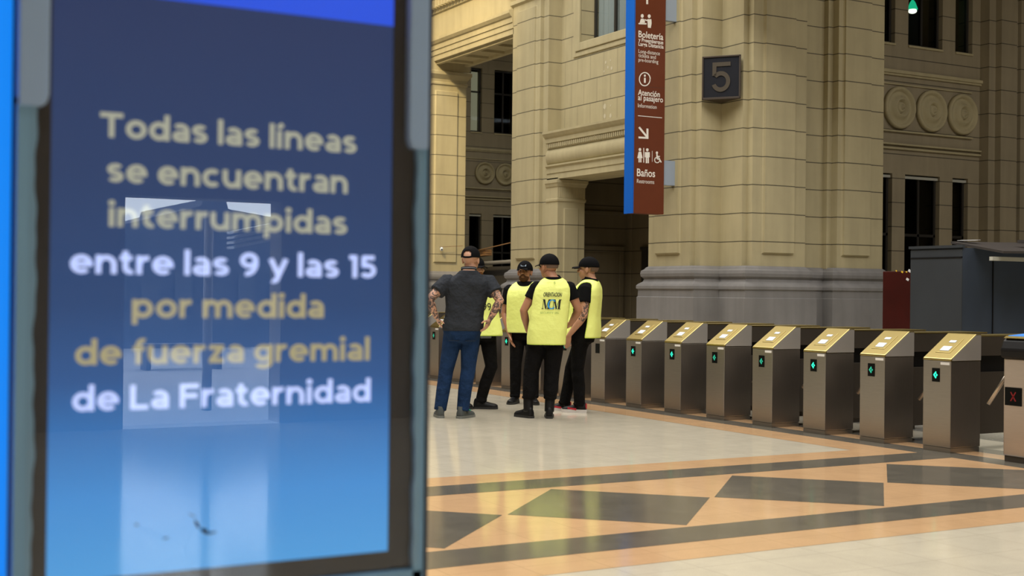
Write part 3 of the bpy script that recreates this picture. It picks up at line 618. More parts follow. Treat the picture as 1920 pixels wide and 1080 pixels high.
ORD = ['nearest', 'second', 'third', 'fourth', 'fifth', 'sixth', 'seventh']
LBL = {8-i: 'steel turnstile with a lit green arrow, %s in the row from the black-headed gate' % o_ for i, o_ in enumerate(ORD)}
LBL.update({1: 'steel turnstile with its indicator off, beside the vested man standing sideways', 0: 'steel turnstile mostly hidden behind the vested man standing sideways', -1: 'steel turnstile mostly hidden behind the man whose vest reads ORIENTACION',
       -2: 'steel turnstile with a green light partly behind the bearded man facing us', -3: 'steel turnstile whose dark side shows between the grey T-shirt and the bearded man', -4: 'steel turnstile glimpsed between the legs of the man in jeans', -5: 'steel turnstile with a green light, between the kiosk and the man in jeans', -6: 'steel turnstile half hidden by the kiosk edge, farthest one in view'})
def copy_of(src, loc):
    r = src.copy(); COL.objects.link(r); r.location = loc; out = {}
    for ch in kids:
        c = ch.copy(); COL.objects.link(c); c.parent = r; out[ch.name] = c
    return r, out
for k in range(8, -7, -1):
    loc = Vector((TX, 8.025 + .7815*(8-k), 0))
    if k == 8: r, ind = t0, ind0
    else: r, o_ = copy_of(t0, loc); ind = o_[ind0.name]
    r.location = loc; r['label'] = LBL[k]
    if k not in (1,): 
        a = arrow(None, 'green' if k in (8, 2, 3, 6, -2) else 'greend'); a.parent = ind
# the different gate at the right edge
t = thing('ticket_gate', 'narrow pale steel gate with a black head and red cross display, at the right edge', 'turnstile', (TX, 7.25, 0))
yn, yf = 7.235, 7.465
MB().box(TX, TX+.5, yn, yf, .05, .86).build('cabinet', 'palesteel', t, bevel=.012)
MB().box(TX+.01, TX+.5, yn+.01, yf-.01, 0, .05).build('plinth', 'darksteel', t)
MB().poly([(TX-.02, yn-.03, .86), (TX-.03, yn-.03, .93), (TX+.0, yn-.03, 1.0), (TX+.03, yn-.03, 1.035), (TX+.5, yn-.03, 1.07), (TX+.5, yn-.03, .86)], (0, yf-yn+.045, 0)).build('head', 'black', t, bevel=.015)
MB().poly([(TX+.03, yn, 1.042), (TX+.33, yn, 1.064), (TX+.33, yf-.02, 1.064), (TX+.03, yf-.02, 1.042)], (0, 0, .006)).build('screen', 'bluescr', t)
MB().poly([(TX+.0, yn-.02, 1.025), (TX+.03, yn-.02, 1.04), (TX+.03, yf, 1.04), (TX+.0, yf, 1.025)], (0, 0, .004)).build('head_trim', 'steeltop', t)
dp = MB().box(TX-.006, TX, yn+.045, yf-.02, .47, .62).build('display', 'glassblack', t)
x_ = MB(); yc, zc = yn+.125, .545
for s_ in (1, -1): x_.poly([(TX-.0075, yc-.03, zc-.035*s_), (TX-.0075, yc-.02, zc-.04*s_), (TX-.0075, yc+.03, zc+.035*s_), (TX-.0075, yc+.02, zc+.04*s_)], (.001, 0, 0))
x_.build('cross', 'red', dp)
MB().box(TX+.3, TX+1.3, yn+.03, yf-.03, .0, .8).build('rear_body', 'darksteel', t)
c = Vector((TX+.22, yf+.02, .84)); MB().tube([c-Vector((0, .02, 0)), c+Vector((0, .05, 0))], .05, 16).build('hub', 'black', t, smooth=True)
MB().tube([c+Vector((0, .03, 0)), Vector((TX+.094, yf+.235, .452))], .017, 12).build('arm', 'steeledge', t, smooth=True)
sc_ = MB(); random.seed(3)
for i in range(9):
    x0 = TX+.04+.02*i; z0 = .12+.03*i
    sc_.poly([(x0, yn-.002, z0), (x0+.10, yn-.002, z0+.055), (x0+.10, yn-.002, z0+.065), (x0, yn-.002, z0+.012)], (0, .001, 0))
sc_.build('scratched_film', 'rubber', t)
# pale barrier seen between the last two gates
tag(MB().box(12.55, 12.62, 10.2, 11.0, .05, .72).box(12.53, 12.64, 10.2, 11.0, 0, .06).build('barrier_panel', 'barrier', bevel=.01), 'pale grey panel seen between the black-headed gate and its neighbour', 'barrier')

# ------------------------------------------------------------------ booths behind the turnstiles
BXC = 13.2; by0 = 11.76; by1 = 12.634; bz0 = 2.0
t = thing('metal_booth', 'blue-grey sheet metal booth with a tilted roof panel, at the right', 'booth', (15, 12.2, 0))
MB().box(BXC, 17.2, by0, by1, 0, bz0).build('body', 'bluegrey', t)
MB().box(BXC-.012, BXC, by0, by1, .02, bz0-.02).build('end_panel', 'greybooth', t)
MB().box(BXC-.03, BXC+.02, by0-.02, by1+.02, bz0, bz0+.035).build('cap_rail', 'greybooth', t)
MB().box(BXC-.02, BXC, by0, by1, 1.87, 1.885).build('seam', 'black', t)
for i in range(4): MB().box(BXC+.55+.85*i, BXC+.565+.85*i, by0-.012, by0, .05, 1.9).build('seam', 'black', t)
ra, rb = PY(1783, 457, by0+.45), PY(1881, 475, by0-.55)
rv = Vector((3.5, .0, .06))
MB().poly([ra, rb, rb+rv, ra+rv], (0, 0, .03)).build('roof', 'roofbrown', t)
qa = PY(1861, 484, by0-.45); MB().box(qa.x, qa.x+3, qa.y, qa.y+.05, qa.z-.03, qa.z+.02).build('awning_bar', 'barrier', t)
pa_ = ra+Vector((.06, -.05, .04)); MB().poly([pa_, pa_+Vector((.10, -.22, 0)), pa_+Vector((.24, -.18, .01)), pa_+Vector((.14, .04, .01))], (0, 0, .004)).build('paper', 'stick', t)
for i in range(3): MB().box(BXC+.9+.5*i, BXC+1.25+.5*i, by0-.3, by0-.1, 2.08, 2.12).build('scrap_board', 'roofbrown', t)
rx = 14.2; r0, r1 = PX(1722, 520, rx).y, PX(1655, 520, rx).y
t = thing('red_cabinet', 'dark red cabinet side with scattered stickers, left of the metal booth', 'cabinet', (rx+.4, (r0+r1)/2, 0))
MB().box(rx, rx+.7, r0, r1, 0, 1.735).build('body', 'redpaint', t, bevel=.01)
for px_, py_, s_, m_ in ((1706, 508, .03, 'stick'), (1712, 519, .035, 'yellow'), (1702, 524, .028, 'stick'), (1711, 530, .033, 'stick'), (1719, 540, .027, 'yellow'), (1714, 558, .03, 'stick'), (1681, 508, .015, 'yellow'), (1692, 510, .02, 'yellow'), (1700, 510, .015, 'yellow')):
    p_ = PX(px_, py_, rx); MB().obox((rx-.003, p_.y, p_.z), (.003, 0, 0), (0, s_*.8, s_*.4), (0, -s_*.3, s_*.5)).build('sticker', m_, t)
# stall roof and rods seen through the passage
t = thing('stall_roof', 'board roof of a stall on a grey pipe, behind the capped man in grey', 'stall', (15, 25, 0))
xs = 14.6
p0, p1 = PX(862, 497, xs), PX(1000, 487, xs)
MB().tube([p0+Vector((0, .2, 0)), p1-Vector((0, .4, 0))], .045).build('pipe', 'pipe', t, smooth=True)
for i in range(3):
    a = PX(860, 486-4*i, xs+.1+.15*i); b_ = PX(916, 478-4*i, xs+.1+.15*i); MB().obox((a+b_)/2+Vector((0, 0, .01)), (.09, 0, 0), (b_-a)/2, (0, 0, .022)).build('board', 'wood', t)
MB().tube([PX(860, 478, xs), PX(958, 455, xs)], .012).build('rod', 'wood', t)
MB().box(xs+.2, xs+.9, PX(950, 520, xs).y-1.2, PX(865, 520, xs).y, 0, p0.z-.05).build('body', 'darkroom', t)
q = PX(828, 467, 13.5)
q.y = YA-.14
q = PY(828, 467, YA-.14)
t = thing('security_camera', 'tiny camera on a thin wire in front of the far left pier', 'camera', q)
MB().ell(q, (.035, .035, .045)).build('lens_head', 'pad', t, smooth=True); MB().ell(q+Vector((-.01, -.03, -.01)), (.018, .012, .02)).build('lens', 'black', t)
MB().tube([q+Vector((0, .14, .05)), q+Vector((0, 0, .05)), q], .008).build('bracket', 'pipe', t)
MB().tube([q+Vector((0, 0, .05)), PY(868, 461, YA-.14)], .006).build('wire', 'wood', t)

# ------------------------------------------------------------------ hanging sign and plaque
SY = 17.6
def S(x, y): p = PY(x, y, SY); return p
sx0, sx1 = S(1187, 250).x, S(1246, 250).x; sz = S(1190, 399.5).z; stp = 8.2
t = thing('hanging_sign', 'brown and blue blade sign for tickets, information and restrooms, beside the plaque', 'sign', (sx1, SY, sz))
MB().box(sx0, sx1, SY, SY+.20, sz, stp).build('panel', 'brown', t, bevel=.004)
yb_ = PX(1171, 300, sx0).y
MB().box(sx0-.004, sx0+.02, SY-.004, max(yb_, SY+.15), sz-.004, stp).build('edge_strip', 'blue', t)
for z0, z1 in ((S(1255, 347).z, S(1255, 301).z), (S(1255, 38).z, S(1255, -10).z)): MB().box(sx1, XF, SY+.03, SY+.12, z0, z1).build('bracket', 'bracket', t)
MB().box(sx0+.002, sx1, SY-.001, SY, S(1200, 161).z-.004, S(1200, 161).z).build('seam', 'bronze', t)
sg = []
def sline(s_, x0, y0, x1, bold=.0, ht=1.0):
    p = S(x0, y0); q = S(x1, y0); W = q.x-p.x
    V, _ = text2d(s_, bold); k = W/max(v_[0] for v_ in V)
    letters(MB(), s_, (p.x, SY-.001, p.z), (1, 0, 0), (0, 0, 1), W, (0, -1, 0), bold, k*ht, .002).build('lettering', 'signwhite', t)
for a in (('Boletería', 1197, 69.5, 1243.5, .014, 1.12), ('y Preembarque', 1197, 77.5, 1243.5, .018, 1.12), ('Larga Distancia', 1197, 85.5, 1244, .018, 1.12), ('Long-distance', 1197, 99, 1237, .0, 1.15), ('tickets and', 1197, 107, 1229.5, .0, 1.15), ('pre-boarding', 1197, 115, 1234, .0, 1.15),
          ('Atención', 1196, 178, 1237, .014, 1.12), ('al pasajero', 1196, 187.5, 1243, .014, 1.12), ('Information', 1196, 201, 1231, .0, 1.12), ('Baños', 1194, 330, 1228, .014, 1.15), ('Restrooms', 1194, 343, 1226.5, .0, 1.2)): sline(*a)
class Icon:
    """flat pictogram drawn in pixels of the sign face"""
    def __init__(s): s.m = MB(); s.k = 0
    def pl(s, pts): s.k += 1; s.m.poly([(S(*p).x, SY-.003-.0002*s.k, S(*p).z) for p in pts]); return s
    def disc(s, x, y, rx, ry): return s.pl([(x+rx*cos(2*pi*i/18), y+ry*sin(2*pi*i/18)) for i in range(18)])
    def ring(s, x, y, rx, ry, wd):
        n = 28
        for i in range(n):
            a, b_ = 2*pi*i/n, 2*pi*(i+1)/n; s.pl([(x+rx*cos(a), y+ry*sin(a)), (x+rx*cos(b_), y+ry*sin(b_)), (x+(rx-wd)*cos(b_), y+(ry-wd)*sin(b_)), (x+(rx-wd)*cos(a), y+(ry-wd)*sin(a))])
        return s
    def st(s, x0, y0, x1, y1, wd):
        d = math.hypot(x1-x0, y1-y0); nx, ny = -(y1-y0)/d*wd/2, (x1-x0)/d*wd/2
        return s.pl([(x0+nx, y0+ny), (x1+nx, y1+ny), (x1-nx, y1-ny), (x0-nx, y0-ny)])
    def done(s, n): return s.m.build(n, 'signwhite', t)
Icon().pl([(1211.5, -22), (1215, -22), (1215, 8), (1211.5, 7.7)]).done('arrow_icon')
Icon().disc(1204, 30, 2.8, 3.6).pl([(1199, 43), (1201.5, 35), (1206.5, 35), (1209, 40), (1209, 43)]).pl([(1197, 43), (1212, 43.5), (1212, 46), (1197, 45.5)]).disc(1217, 30.5, 2.8, 3.6).pl([(1213.5, 36), (1221, 36), (1221.5, 44), (1220, 52.5), (1214.5, 52), (1214, 44)]).st(1208, 37, 1215, 39, 2.2).done('counter_icon')
Icon().ring(1208.5, 148.5, 11, 13.3, 1.9).disc(1208.5, 142, 1.9, 2.2).pl([(1206.8, 146), (1210.2, 146), (1210.2, 155.5), (1206.8, 155.5)]).done('information_icon')
Icon().pl([(1196, 216.4), (1241, 220.4), (1241, 221.6), (1196, 217.6)]).done('divider')
Icon().st(1198, 238.5, 1213.5, 257.5, 3.6).pl([(1211.8, 241), (1215.6, 241.3), (1215.6, 260.5), (1211.8, 260.3)]).pl([(1197, 256), (1215.6, 257), (1215.6, 260.5), (1197, 259.5)]).done('arrow_icon')
def man(ic, x, y, skirt):
    ic.disc(x, y, 2.5, 3)
    if skirt: ic.pl([(x-2.5, y+4), (x+2.5, y+4), (x+5, y+16), (x-5, y+16)]).pl([(x-2.8, y+16), (x-.4, y+16), (x-.4, y+24), (x-2.8, y+24)]).pl([(x+.4, y+16), (x+2.8, y+16), (x+2.8, y+24), (x+.4, y+24)])
    else: ic.pl([(x-4.6, y+4.2), (x+4.6, y+4.2), (x+4.6, y+14), (x+3, y+14), (x+3, y+25), (x+.4, y+25), (x+.4, y+15), (x-.4, y+15), (x-.4, y+25), (x-3, y+25), (x-3, y+14), (x-4.6, y+14)])
    return ic
man(Icon(), 1199.7, 280.5, True).done('restroom_icon'); Icon().pl([(1206, 277.5), (1207.6, 277.6), (1207.6, 305), (1206, 305)]).done('divider'); man(Icon(), 1213.5, 281, False).done('restroom_icon')
Icon().pl([(1222.3, 283), (1223, 283), (1223, 303.5), (1222.3, 303.5)]).done('divider')
Icon().disc(1231.5, 286.5, 2.1, 2.5).st(1231.5, 289, 1232, 298, 2.6).st(1231.5, 293, 1237, 293.5, 1.8).st(1232, 298, 1236.5, 298.6, 2.2).st(1236, 298, 1239.5, 304.5, 2.2).ring(1231.8, 300, 5.6, 6, 1.6).done('wheelchair_icon')
# plaque with the number, set across the inner corner
p0 = PX(1317, 149, 12.93); p0 = Vector((X2-.05, PX(1317, 149, X2-.05).y, 0)); p1 = Vector((PY(1389, 149, Y3-.03).x, Y3-.03, 0))
zt_, zb_ = PX(1317, 107, p0.x).z, PX(1317, 188, p0.x).z
t = thing('number_plaque', 'dark plaque with a bronze number 5 across the inner corner of the pier', 'sign', (p0.x, p0.y, zb_))
ud = (p1-p0).normalized(); nd = Vector((ud.y, -ud.x, 0)); Wd = (p1-p0).length; Hh = zt_-zb_
back = Vector((X3, Y2, 0))
def Q(u, v_, o=0): return p0 + ud*u + nd*o + Vector((0, 0, zb_+v_))
MB().poly([p0+Vector((0, 0, zb_)), p1+Vector((0, 0, zb_)), back+Vector((0, 0, zb_))], (0, 0, Hh)).build('wedge', 'bronze', t)
MB().poly([Q(.02, .02), Q(Wd-.02, .02), Q(Wd-.02, Hh-.02), Q(.02, Hh-.02)], nd*.012).build('face', 'plaque', t)
fm = MB(); e = .035
for q_ in ([Q(0, 0), Q(Wd, 0), Q(Wd, e), Q(0, e)], [Q(0, Hh-e*.7), Q(Wd, Hh-e*.7), Q(Wd, Hh), Q(0, Hh)], [Q(0, 0), Q(e*.7, 0), Q(e*.7, Hh), Q(0, Hh)], [Q(Wd-e*.7, 0), Q(Wd, 0), Q(Wd, Hh), Q(Wd-e*.7, Hh)]): fm.poly(q_, nd*.03)
fm.build('frame', 'bronze', t, bevel=.004)
n5 = MB(); st5 = .075*Wd/.5
def arc5(cx, cz, r, a0, a1, n=22):
    for i in range(n):
        a, b_ = a0+(a1-a0)*i/n, a0+(a1-a0)*(i+1)/n
        n5.poly([Q(cx+r*cos(a), cz+r*sin(a), .013), Q(cx+r*cos(b_), cz+r*sin(b_), .013), Q(cx+(r-st5)*cos(b_), cz+(r-st5)*sin(b_), .013), Q(cx+(r-st5)*cos(a), cz+(r-st5)*sin(a), .013)], nd*.012)
st5 = .052*Wd/.5; uL, uR = .27*Wd, .74*Wd; vb, vt_ = .17*Hh, .85*Hh; r5 = .245*Wd; c5 = vb+r5*1.08
def bar5(a, b_, c_, d_): n5.poly([Q(a, c_, .013), Q(b_, c_, .013), Q(b_, d_, .013), Q(a, d_, .013)], nd*.012)
bar5(uL, uR, vt_-st5, vt_); bar5(uL, uL+st5, c5+r5*.62, vt_-st5)
for i in range(26):
    a, b_ = radians(140-300*i/26), radians(140-300*(i+1)/26); k5 = 1.08
    n5.poly([Q(.49*Wd+q_*cos(h_), c5+q_*k5*sin(h_), .013) for q_, h_ in ((r5, a), (r5, b_), (r5-st5, b_), (r5-st5, a))], nd*.012)
n5.build('numeral', 'numeral', t)

# ------------------------------------------------------------------ people
def fuse(mb, name, mat, parent, vox=.007, it=4, assign=None):
    """union of overlapping closed shapes as one continuous smoothed surface"""
    bmesh.ops.recalc_face_normals(mb.b, faces=mb.b.faces)
    me = bpy.data.meshes.new('raw'); mb.b.to_mesh(me); mb.b.free()
    o = bpy.data.objects.new('raw', me); COL.objects.link(o)
    r = o.modifiers.new('r', 'REMESH'); r.mode = 'VOXEL'; r.voxel_size = vox
    s = o.modifiers.new('s', 'SMOOTH'); s.iterations = it; s.factor = .5
    e = o.evaluated_get(bpy.context.evaluated_depsgraph_get()); nme = bpy.data.meshes.new_from_object(e)
    bpy.data.objects.remove(o); bpy.data.meshes.remove(me)
    ob = link(name, nme, mat, parent, smooth=True)
    if assign:
        for p in nme.polygons: p.material_index = assign(p.center)
    return ob
V3 = Vector
TORSO = [(.80, .155, .105, .00), (.88, .172, .118, -.005), (.96, .172, .120, -.005), (1.05, .158, .112, .0), (1.15, .160, .112, .005), (1.26, .177, .118, .01), (1.365, .184, .120, .01), (1.42, .168, .110, .005), (1.470, .124, .088, .0), (1.505, .085, .070, -.008), (1.535, .064, .064, -.012)]
def interp(tab, z):
    if z <= tab[0][0]: return tab[0][1:]
    for a, b in zip(tab, tab[1:]):
        if z <= b[0]:
            k = (z-a[0])/(b[0]-a[0]); return tuple(u+(v_-u)*k for u, v_ in zip(a[1:], b[1:]))
    return tab[-1][1:]
def sup(rx, ry, a, n=2.5):
    c, s_ = cos(a), sin(a); return rx*math.copysign(abs(c)**(2/n), c), ry*math.copysign(abs(s_)**(2/n), s_)
def hand(mb, w, d, n, side, curl=.35, thumb=.5, k=1.0):
    """palm, four fingers and a thumb: w wrist, d towards the fingers, n palm facing, side +1/-1 for the thumb's side"""
    w, d = V3(w), V3(d).normalized(); n = V3(n); n = (n - d*n.dot(d)).normalized(); s_ = d.cross(n)*side
    for i, off in enumerate((.027, .009, -.009, -.026)):
        base = w + d*(.088-.006*abs(i-1))*k + s_*off*k
        mb.cap(w + d*.012 + s_*off*.55*k, base, .016*k, .0125*k, 8)
        p = base; dr = d.copy(); r = .0095*k
        for sl, cu in zip((.040, .026, .020), (.55, 1.0, .8)):
            sl *= k*(.92, 1.05, 1.0, .80)[i]; dr = (dr*cos(curl*cu) + n*sin(curl*cu)).normalized()
            n2 = n*cos(curl*cu) - d*sin(curl*cu); q = p + dr*sl; mb.cap(p, q, r, r*.88, 8); p = q; r *= .9
    b0 = w + d*.028*k + s_*.026*k + n*.006
    dr = (d*(1-thumb*.6) + s_*(.45+thumb*.6) + n*.35).normalized(); q = b0 + dr*.042*k
    mb.cap(w + d*.012*k + s_*.012*k, b0, .016*k, .0135*k, 8); mb.cap(b0, q, .0125*k, .0105*k, 8); dr = (dr*.8 + d*.6).normalized(); mb.cap(q, q+dr*.03*k, .0105*k, .009*k, 8)
def head_rot(yaw, pitch): return Matrix.Rotation(yaw, 3, 'Z') @ Matrix.Rotation(pitch, 3, 'X')
def shell(mb, c, R, r, keep, u=32, v_=20):
    """part of an ellipsoid, kept where keep(x, y, z) on the unit-scaled local point is true"""
    c = V3(c); P_ = {}
    for i in range(v_+1):
        th = -pi/2 + pi*i/v_
        for j in range(u): P_[i, j] = V3((r[0]*cos(th)*cos(2*pi*j/u), r[1]*cos(th)*sin(2*pi*j/u), r[2]*sin(th)))
    vs = {}
    def g(k_):
        if k_ not in vs: vs[k_] = mb.b.verts.new(c + R @ P_[k_])
        return vs[k_]
    for i in range(v_):
        for j in range(u):
            ks = [(i, j), (i, (j+1) % u), (i+1, (j+1) % u), (i+1, j)]; m_ = sum((P_[k_] for k_ in ks), V3())/4
            if keep(*m_):
                f_ = [g(k_) for k_ in ks]
                try: mb.b.faces.new(f_)
                except ValueError: pass
    return mb
def solid(o, th, off=1.0):
    s_ = o.modifiers.new('thickness', 'SOLIDIFY'); s_.thickness = th; s_.offset = off; return o
def person(label, loc, rz, s, feet, arms, skinm='skinB', tat=None, hipx=0, lean=(0, 0), head=(0, 0), wide=1.0, deep=1.0, top='blacktee', topfit=.012, hem=.84, sleeve=.62, legs='trousers', legw=1.0,
           vest=None, shoe='leather', sole='solegrey', boot=False, cap=True, capback=False, hair='stubble', hairlow=-.055, beard=None, face=True, knees=(0, 0), headx=0, hs=1.09, collar=1.542, extra=None):
    t = thing('person', label, 'person', loc, rz, None, True)
    sc = lambda p: V3(p)*s
    def cx(z):
        k = max(0, min(1, (z-.88)/.57)); return hipx + (lean[0])*k, lean[1]*k
    W = lambda z: (1+(wide-1)*max(0, min(1, (z-.8)/.15))) if z < 1.485 else 1+(wide-1)*.4
    def tr(inf, z0, z1, dz=.04, belly=0, n=2.5, flare=0):
        R = []; z = z0
        while z <= z1+1e-6:
            rx, ry, oy = interp(TORSO, z); x, y = cx(z); fl_ = flare*max(0, (1.15-z)/.3)
            R.append([sc((x + q[0], y + oy + q[1], z)) for q in (sup(rx*W(z)+inf+fl_, ry*deep+inf+fl_, 2*pi*i/40, n) for i in range(40))]); z += dz
        return R
    hx, hy = cx(1.6); hx += headx
    hz = s*hs; hc = sc((hx, hy+.014, 1.638)); HR = head_rot(*head)
    HP = lambda p: hc + HR @ (V3(p)*hz)
    # ---- body: one continuous figure
    b = MB(); b.rings(tr(0, .80, 1.54, .035))
    x0, y0 = cx(1.46); b.tube([sc((x0, y0-.012, 1.45)), sc((x0*.6+hx*.4, y0*.6+hy*.4-.012, 1.53)), hc + sc((0, -.012, -.05))], [.078*s, .065*s, .063*s], 16)
    e_ = lambda c, r: b.ell(HP(c), [q*hz for q in r], 20, 14, HR)
    e_((0, -.012, .032), (.076, .097, .086)); e_((0, .028, -.030), (.061, .064, .085)); e_((0, .036, -.078), (.047, .050, .038)); e_((0, .080, .020), (.050, .016, .012))
    b.cap(HP((0, .090, .010)), HP((0, .108, -.026)), .009*hz, .0135*hz, 8); e_((.013, .098, -.030), (.009, .010, .008)); e_((-.013, .098, -.030), (.009, .010, .008))
    e_((0, .088, -.060), (.023, .011, .007)); e_((0, .085, -.072), (.020, .011, .007)); e_((.042, .066, -.022), (.020, .018, .02)); e_((-.042, .066, -.022), (.020, .018, .02))
    for q in (1, -1): e_((q*.077, -.008, -.012), (.010, .021, .032)); e_((q*.082, -.016, .002), (.008, .012, .018))
    hips, kn, an = [], [], []
    for i, q in enumerate((-1, 1)):
        fx, fy, fw = feet[i]; h_ = V3((hipx + q*.088, 0, .87)); a_ = V3((fx, fy, .095))
        k_ = (h_*.48 + a_*.52); k_.z = .49; dirf = V3((-sin(fw), cos(fw), 0)); k_ += dirf*(.025+knees[i])
        hips.append(h_); kn.append(k_); an.append(a_)
        b.tube([sc(h_), sc(h_*.5+k_*.5), sc(k_), sc(k_*.6+a_*.4+dirf*-.02), sc(a_)], [.082*s, .070*s, .054*s, .054*s, .038*s], 14); b.ell(sc(k_), (.054*s,)*3, 12, 8)
        b.cap(sc(a_), sc(a_+dirf*.06+V3((0, 0, -.058))), .028*s, .020*s)
    segs = []
    sh = []
    for i, q in enumerate((-1, 1)):
        A = arms[i]; x_, y_ = cx(1.42); S_ = V3((x_ + q*.176*wide, y_-.004, 1.412)); sh.append(S_); El, Wr = V3(A['e']), V3(A['w'])
        b.ell(sc(S_), (.060*s, .058*s, .058*s), 14, 10); b.tube([sc(S_), sc(S_*.5+El*.5), sc(El)], [.056*s*wide**.5, .052*s*wide**.5, .041*s], 14); b.ell(sc(El), (.042*s,)*3, 12, 8)
        b.tube([sc(El), sc(El*.68+Wr*.32), sc(Wr)], [.041*s, .044*s*wide**.4, .0265*s], 14); b.ell(sc(Wr), (.027*s,)*3, 10, 8)
        hand(b, sc(Wr), V3(A['d']), V3(A['n']), A.get('s', q), A.get('curl', .4), A.get('th', .5), s); segs.append((sc(S_*.35+El*.65), sc(El), sc(Wr)))
    def near(p):
        for a in segs if tat in ('both',) else segs[:1] if tat == 'left' else []:
            for u_, v_ in ((a[0], a[1]), (a[1], a[2]))[:2 if tat == 'both' else 1]:
                d = v_-u_; k = max(0, min(1, (p-u_).dot(d)/d.length_squared))
                if (p-u_-d*k).length < .075: return 1
        return 0
    body = fuse(b, 'body', [skinm] + ([{'skinA': 'tatA', 'skinC': 'tatC'}[skinm]] if tat else []), t, .0062, 3, near if tat else None)
    if face:
        for q in (1, -1): MB().ell(HP((q*.031, .079, .004)), (.012*hz, .008*hz, .0055*hz), 10, 6, HR).build('eye', 'eye', body, smooth=True); MB().cap(HP((q*.048, .088, .026)), HP((q*.016, .094, .024)), .0045*hz, .0055*hz, 8).build('eyebrow', 'hair', body, smooth=True)
        MB().ell(HP((0, .0955, -.0655)), (.022*hz, .006*hz, .0022*hz), 12, 6, HR).build('mouth', 'eye', body, smooth=True)
    # ---- hair, beard, cap
    solid(shell(MB(), HP((0, -.014, .024)), HR, (.079*hz, .099*hz, .088*hz), lambda x, y, z: z/hz > hairlow and y/hz < .035 and not (abs(x)/hz > .060 and z/hz < -.008 and y/hz > -.03)).build('hair', hair, t, smooth=True), .003)
    if beard:
        shell(MB(), HP((0, .034, -.068)), HR, (.057*hz, .060*hz, .055*hz), lambda x, y, z: y/hz > -.012 and z/hz < .012 and not (abs(x)/hz < .024 and z/hz > -.012 and y/hz > .04)).build('beard', beard, t, smooth=True)
        MB().tube([HP((-.027, .088, -.062)), HP((-.014, .102, -.050)), HP((.014, .102, -.050)), HP((.027, .088, -.062))], .0065*hz, 8).build('moustache', beard, t, smooth=True)
    if cap:
        hole = (lambda x, y, z: capback and y < 0 and (x/hz/.040)**2 + ((z/hz-.018)/.034)**2 < 1)
        c_ = shell(MB(), HP((0, -.010, .030)), HR, (.086*hz, .108*hz, .098*hz), lambda x, y, z: z/hz > -.012 and not hole(x, y, z), 40, 28).build('cap', 'cap', t, smooth=True); solid(c_, .004)
        if capback: MB().tube([HP((-.045, -.102, .026)), HP((-.02, -.115, .021)), HP((.02, -.115, .021)), HP((.045, -.102, .026))], .009*hz, 8).build('strap', 'cap', c_, smooth=True)
        R = []
        for i in range(9):
            y = .085+.085*i/8; hw = .075*math.sqrt(max(.05, 1-(i/8.6)**2.6))
            R.append([HP((x*hw, y - .028*x*x*(1-i/10), .026 - .016*x*x - .012*i/8)) for x in [k/6-1 for k in range(13)]])
        br = MB().rings(R, cap=False, closed=False).build('brim', 'cap', c_, smooth=True); solid(br, .005)
        MB().ell(HP((0, -.010, .128)), (.010*hz, .010*hz, .005*hz), 10, 6).build('button', 'cap', c_, smooth=True)
    # ---- trousers and shoes
    g = MB(); g.rings([[p for p in r] for r in tr(.010, .80, 1.00, .033)])
    for i, q in enumerate((-1, 1)):
        h_, k_, a_ = hips[i], kn[i], an[i]; lo = V3((a_.x, a_.y, .075 if not boot else .19)); fw = feet[i][2]; df = V3((-sin(fw), cos(fw), 0))
        if boot: lo = a_.lerp(k_, .27)
        g.tube([sc(h_+V3((0, 0, .03))), sc(h_*.55+k_*.45), sc(k_), sc(k_*.5+a_*.5-df*.012), sc(lo-df*.008)], [.103*s*legw, .090*s*legw, .074*s*legw, .070*s*legw, (.062 if not boot else .058)*s*legw], 18); g.ell(sc(k_), (.074*s*legw,)*3, 14, 10)
        g.ell(sc(lo.lerp(k_, .06)), (.066*s*legw, .068*s*legw, .022*s), 14, 8)
    g.ell(sc((hipx, -.055, .87)), (.155*s, .085*s, .10*s), 18, 12)
    tro = fuse(g, 'trousers', legs, t, .0075, 3)
    if legs == 'jeans':
        for q in (-1, 1):
            MB().box((hipx+q*.085-.055)*s, (hipx+q*.085+.055)*s, -.150*s, -.138*s, .80*s, .80*s+.003).build('pocket_seam', 'ink', tro)
    for i in (0, 1):
        fx, fy, fw = feet[i]; Rz = Matrix.Rotation(fw, 3, 'Z'); FP = lambda p: (Rz @ V3(p) + V3((fx, fy, 0)))*s
        def prof(L): return [[FP((wd*cos(a)*(1 if cos(a) < 0 else 1), y, z + hgt*max(0, sin(a)) - .0*(sin(a) < 0))) for a in [2*pi*k/16 for k in range(16)]] for y, wd, z, hgt in L]
        m_ = MB(); m_.rings(prof([(-.088, .022, .028, .04), (-.080, .036, .024, .085), (-.04, .040, .022, .105), (.01, .041, .022, .10), (.06, .045, .022, .068), (.12, .049, .022, .052), (.165, .044, .022, .042), (.190, .030, .024, .028), (.198, .012, .026, .014)]))
        if boot: m_.tube([FP((0, -.02, .07)), sc(an[i].lerp(kn[i], .30))], [.052*s, .056*s], 16)
        else: m_.tube([FP((0, -.025, .06)), FP((0, -.028, .125))], [.046*s, .046*s], 14)
        so_ = fuse(m_, 'boot' if boot else 'shoe', shoe, t, .006, 4)
        R = []
        for z in (0.0, .026 if sole != 'solewhite' else .036): R.append([FP((x*1.04, y, z)) for x, y in [(wd*q_, yy) for q_, Ls in ((1, 0), (-1, 1)) for yy, wd in ([(-.092, .018), (-.080, .036), (-.02, .040), (.05, .045), (.12, .051), (.17, .044), (.198, .022)] if q_ == 1 else [(.198, .022), (.17, .044), (.12, .051), (.05, .045), (-.02, .040), (-.080, .036), (-.092, .018)])]])
        MB().rings(R).build('sole', sole, so_)
        if shoe == 'shoegrey':
            for q_ in (-.02, .0, .02): MB().obox(FP((q_, .085, .083)), Rz @ V3((.006, 0, 0)), Rz @ V3((0, .026, -.012)), (0, .002, .006)).build('stripe', 'shoegreen', so_)
